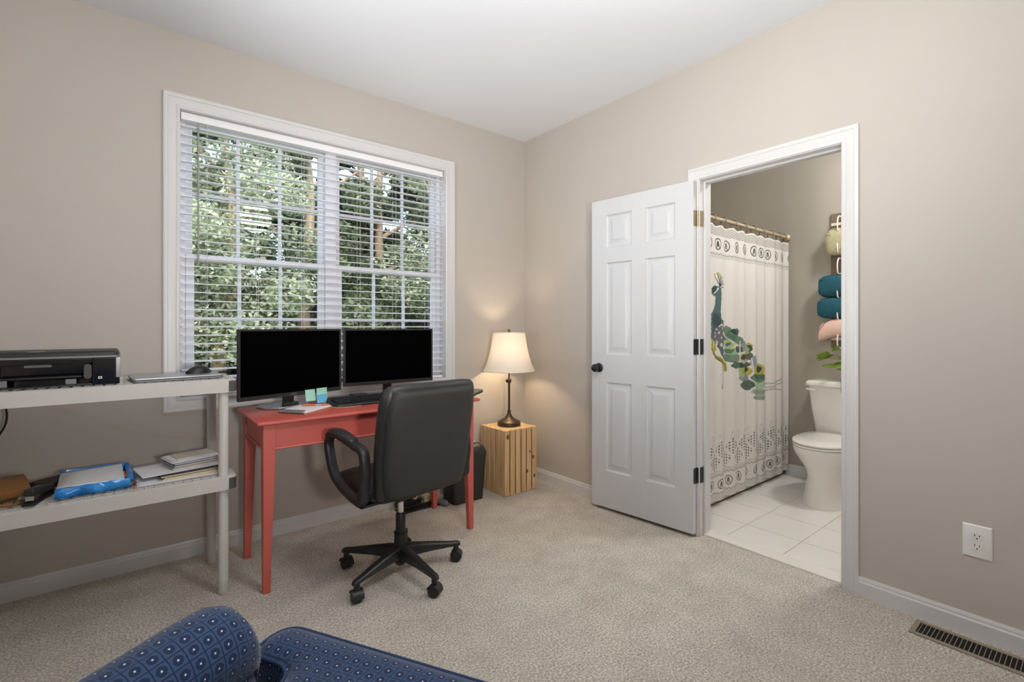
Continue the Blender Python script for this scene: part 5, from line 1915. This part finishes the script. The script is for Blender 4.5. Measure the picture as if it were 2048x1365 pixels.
# ---- bathroom ceiling lamp
bl2 = thing('bathroom_light', 'frosted globe ceiling light of the bathroom, out of view', 'ceiling light', (0.95, -2.45, H))
MB().lathe([(0.10, 0.0), (0.10, -0.02), (0.08, -0.03)], 28).build('canopy', M['chrome'], bl2, smooth=40)
MB().lathe([(0.085, -0.03), (0.125, -0.07), (0.13, -0.11), (0.10, -0.16), (0.04, -0.19), (0.004, -0.195)], 28).build('globe', M['bathdome'], bl2, smooth=60)

# ================================================================== OUTSIDE
gd = MB()
gd.box(-14, 16, WT + 0.02, 24, -1.1, -0.9)
struct(gd.build('ground_outside', M['grass']), 'grassy ground outside below the trees', 'ground')


def foliage(name, centers, n, L, mt, parent, seed):
    rg_ = np.random.default_rng(seed)
    centers = np.array(centers)
    idx = rg_.integers(0, len(centers), n)
    c = centers[idx]
    d = rg_.normal(size=(n, 3))
    d /= np.linalg.norm(d, axis=1, keepdims=True)
    pos = c[:, :3] + d * c[:, 3:4] * (0.55 + 0.45 * rg_.random((n, 1))) * np.array([1, 1, 0.8])
    ax = rg_.normal(size=(n, 3)) * np.array([1, 1, 0.5]) + np.array([0, 0, -0.4])
    ax /= np.linalg.norm(ax, axis=1, keepdims=True)
    nn = rg_.normal(size=(n, 3)) * 0.7 + np.array([0, -0.3, 0.9])
    sd_ = np.cross(ax, nn)
    sd_ /= np.linalg.norm(sd_, axis=1, keepdims=True) + 1e-9
    ln = L * (0.6 + 0.8 * rg_.random((n, 1)))
    a, b = pos - ax * ln / 2, pos + ax * ln / 2
    m1, m2 = pos + sd_ * ln * 0.27, pos - sd_ * ln * 0.27
    v = np.stack([a, m1, b, m2], 1).reshape(-1, 3)
    me = bpy.data.meshes.new(name)
    me.vertices.add(n * 4)
    me.vertices.foreach_set('co', v.reshape(-1).astype(np.float32))
    me.loops.add(n * 4)
    me.loops.foreach_set('vertex_index', np.arange(n * 4, dtype=np.int32))
    me.polygons.add(n)
    me.polygons.foreach_set('loop_start', (np.arange(n) * 4).astype(np.int32))
    me.update(calc_edges=True)
    me.materials.append(M[mt])
    o = bpy.data.objects.new(name, me)
    COL.objects.link(o)
    o.parent = parent
    o['kind'] = 'stuff'
    return o


def tree(x, y, h, cr_, mt, n, L, label, seed, low=0.8, nm='tree', group='trees beyond the window'):
    t = thing(nm, label, 'tree' if nm == 'tree' else 'shrub', (x, y, -0.9), 0, group)
    rr = random.Random(seed)
    r0 = 0.05 + 0.018 * h
    stp = spline([(0, 0, 0), (rr.uniform(-.1, .1), rr.uniform(-.1, .1), h * 0.35), (rr.uniform(-.2, .2), rr.uniform(-.2, .2), h * 0.7), (rr.uniform(-.25, .25), 0, h * 0.95)], 4)
    tk_ = MB().tube(stp, [r0 * (1 - 0.8 * k / (len(stp) - 1)) for k in range(len(stp))], 10)
    for k in range(6):
        p = stp[3 + k] if 3 + k < len(stp) else stp[-1]
        a = rr.uniform(0, 2 * PI)
        e = p + Vector((math.cos(a) * cr_ * 0.7, math.sin(a) * cr_ * 0.7, h * 0.12))
        tk_.tube([tuple(p), tuple((p + e) / 2 + Vector((0, 0, -0.05))), tuple(e)], [r0 * 0.35, r0 * 0.25, r0 * 0.1], 6)
    tk_.build('trunk', M['bark'], t, smooth=60)
    cs_ = []
    for k in range(34):
        f = rr.random()
        z = low + (h + 0.4 - low) * f
        rad = cr_ * (0.35 + 0.75 * math.sin(PI * min(0.95, 0.18 + 0.8 * f))) * math.sqrt(rr.random())
        a = rr.uniform(0, 2 * PI)
        cs_.append((rad * math.cos(a), rad * math.sin(a), z, rr.uniform(0.35, 0.62)))
    foliage('foliage', cs_, n, L, mt, t, seed)
    return t


tree(-1.35, 5.6, 5.2, 1.15, 'leafB', 24000, 0.078, 'pale-leaved tree close outside the left half of the window', 1, 1.9)
tree(2.35, 4.9, 5.6, 1.25, 'leafB', 24000, 0.078, 'bright yellow-green tree outside the right half of the window', 2, 2.4)
for k, (x, y, h, c_, mt) in enumerate(((-3.9, 6.8, 6.5, 1.6, 'leafA'), (0.35, 7.2, 6.8, 1.6, 'leafA'), (3.9, 7.4, 7.0, 1.7, 'leafA'), (6.3, 7.0, 6.6, 1.7, 'leafA'))):
    tree(x, y, h, c_, mt, 24000, 0.10, 'tall mid-green tree in the middle row of the wood, %s from the left' % ORD[k], 20 + k, 0.9)
for k, (x, y, h, c_) in enumerate(((-5.5, 10.5, 8.5, 2.1), (-2.3, 10.2, 8.8, 2.2), (0.9, 10.8, 9.0, 2.2), (3.4, 10.4, 8.8, 2.2), (6.2, 10.6, 8.6, 2.2), (9.3, 10.2, 8.6, 2.2))):
    tree(x, y, h, c_, 'leafC', 24000, 0.23, 'dark green tree in the back row of the wood, %s from the left' % ORD[k], 40 + k, 0.3)
for k, (x, y) in enumerate(((-2.9, 4.9), (-0.2, 5.6), (1.2, 6.0), (3.2, 5.8), (4.8, 6.0))):
    tree(x, y, 1.5, 0.8, 'leafA' if k % 2 else 'leafC', 8000, 0.085, 'low leafy bush at the foot of the wood, %s from the left' % ORD[k], 70 + k, 0.3, 'bush', 'bushes outside the window')
for k, (x, y, h, c_) in enumerate(((-8.5, 15.0, 11.0, 2.6), (-4.2, 14.6, 11.5, 2.8), (0.2, 15.2, 11.6, 2.8), (4.4, 14.8, 11.8, 2.8), (8.6, 15.0, 11.4, 2.8), (12.8, 14.8, 11.0, 2.8))):
    tree(x, y, h, c_, 'leafC', 14000, 0.36, 'hazy dark tree far behind the wood, %s from the left' % ORD[k], 100 + k, 0.2)
for k, (x, y) in enumerate(((-4.6, 8.7), (-1.9, 8.6), (1.9, 8.8), (5.0, 8.7), (8.0, 8.8))):
    tree(x, y, 3.4, 1.35, 'leafC' if k % 2 else 'leafA', 14000, 0.13, 'tall dense shrub between the tree rows, %s from the left' % ORD[k], 130 + k, 0.3, 'bush', 'bushes outside the window')
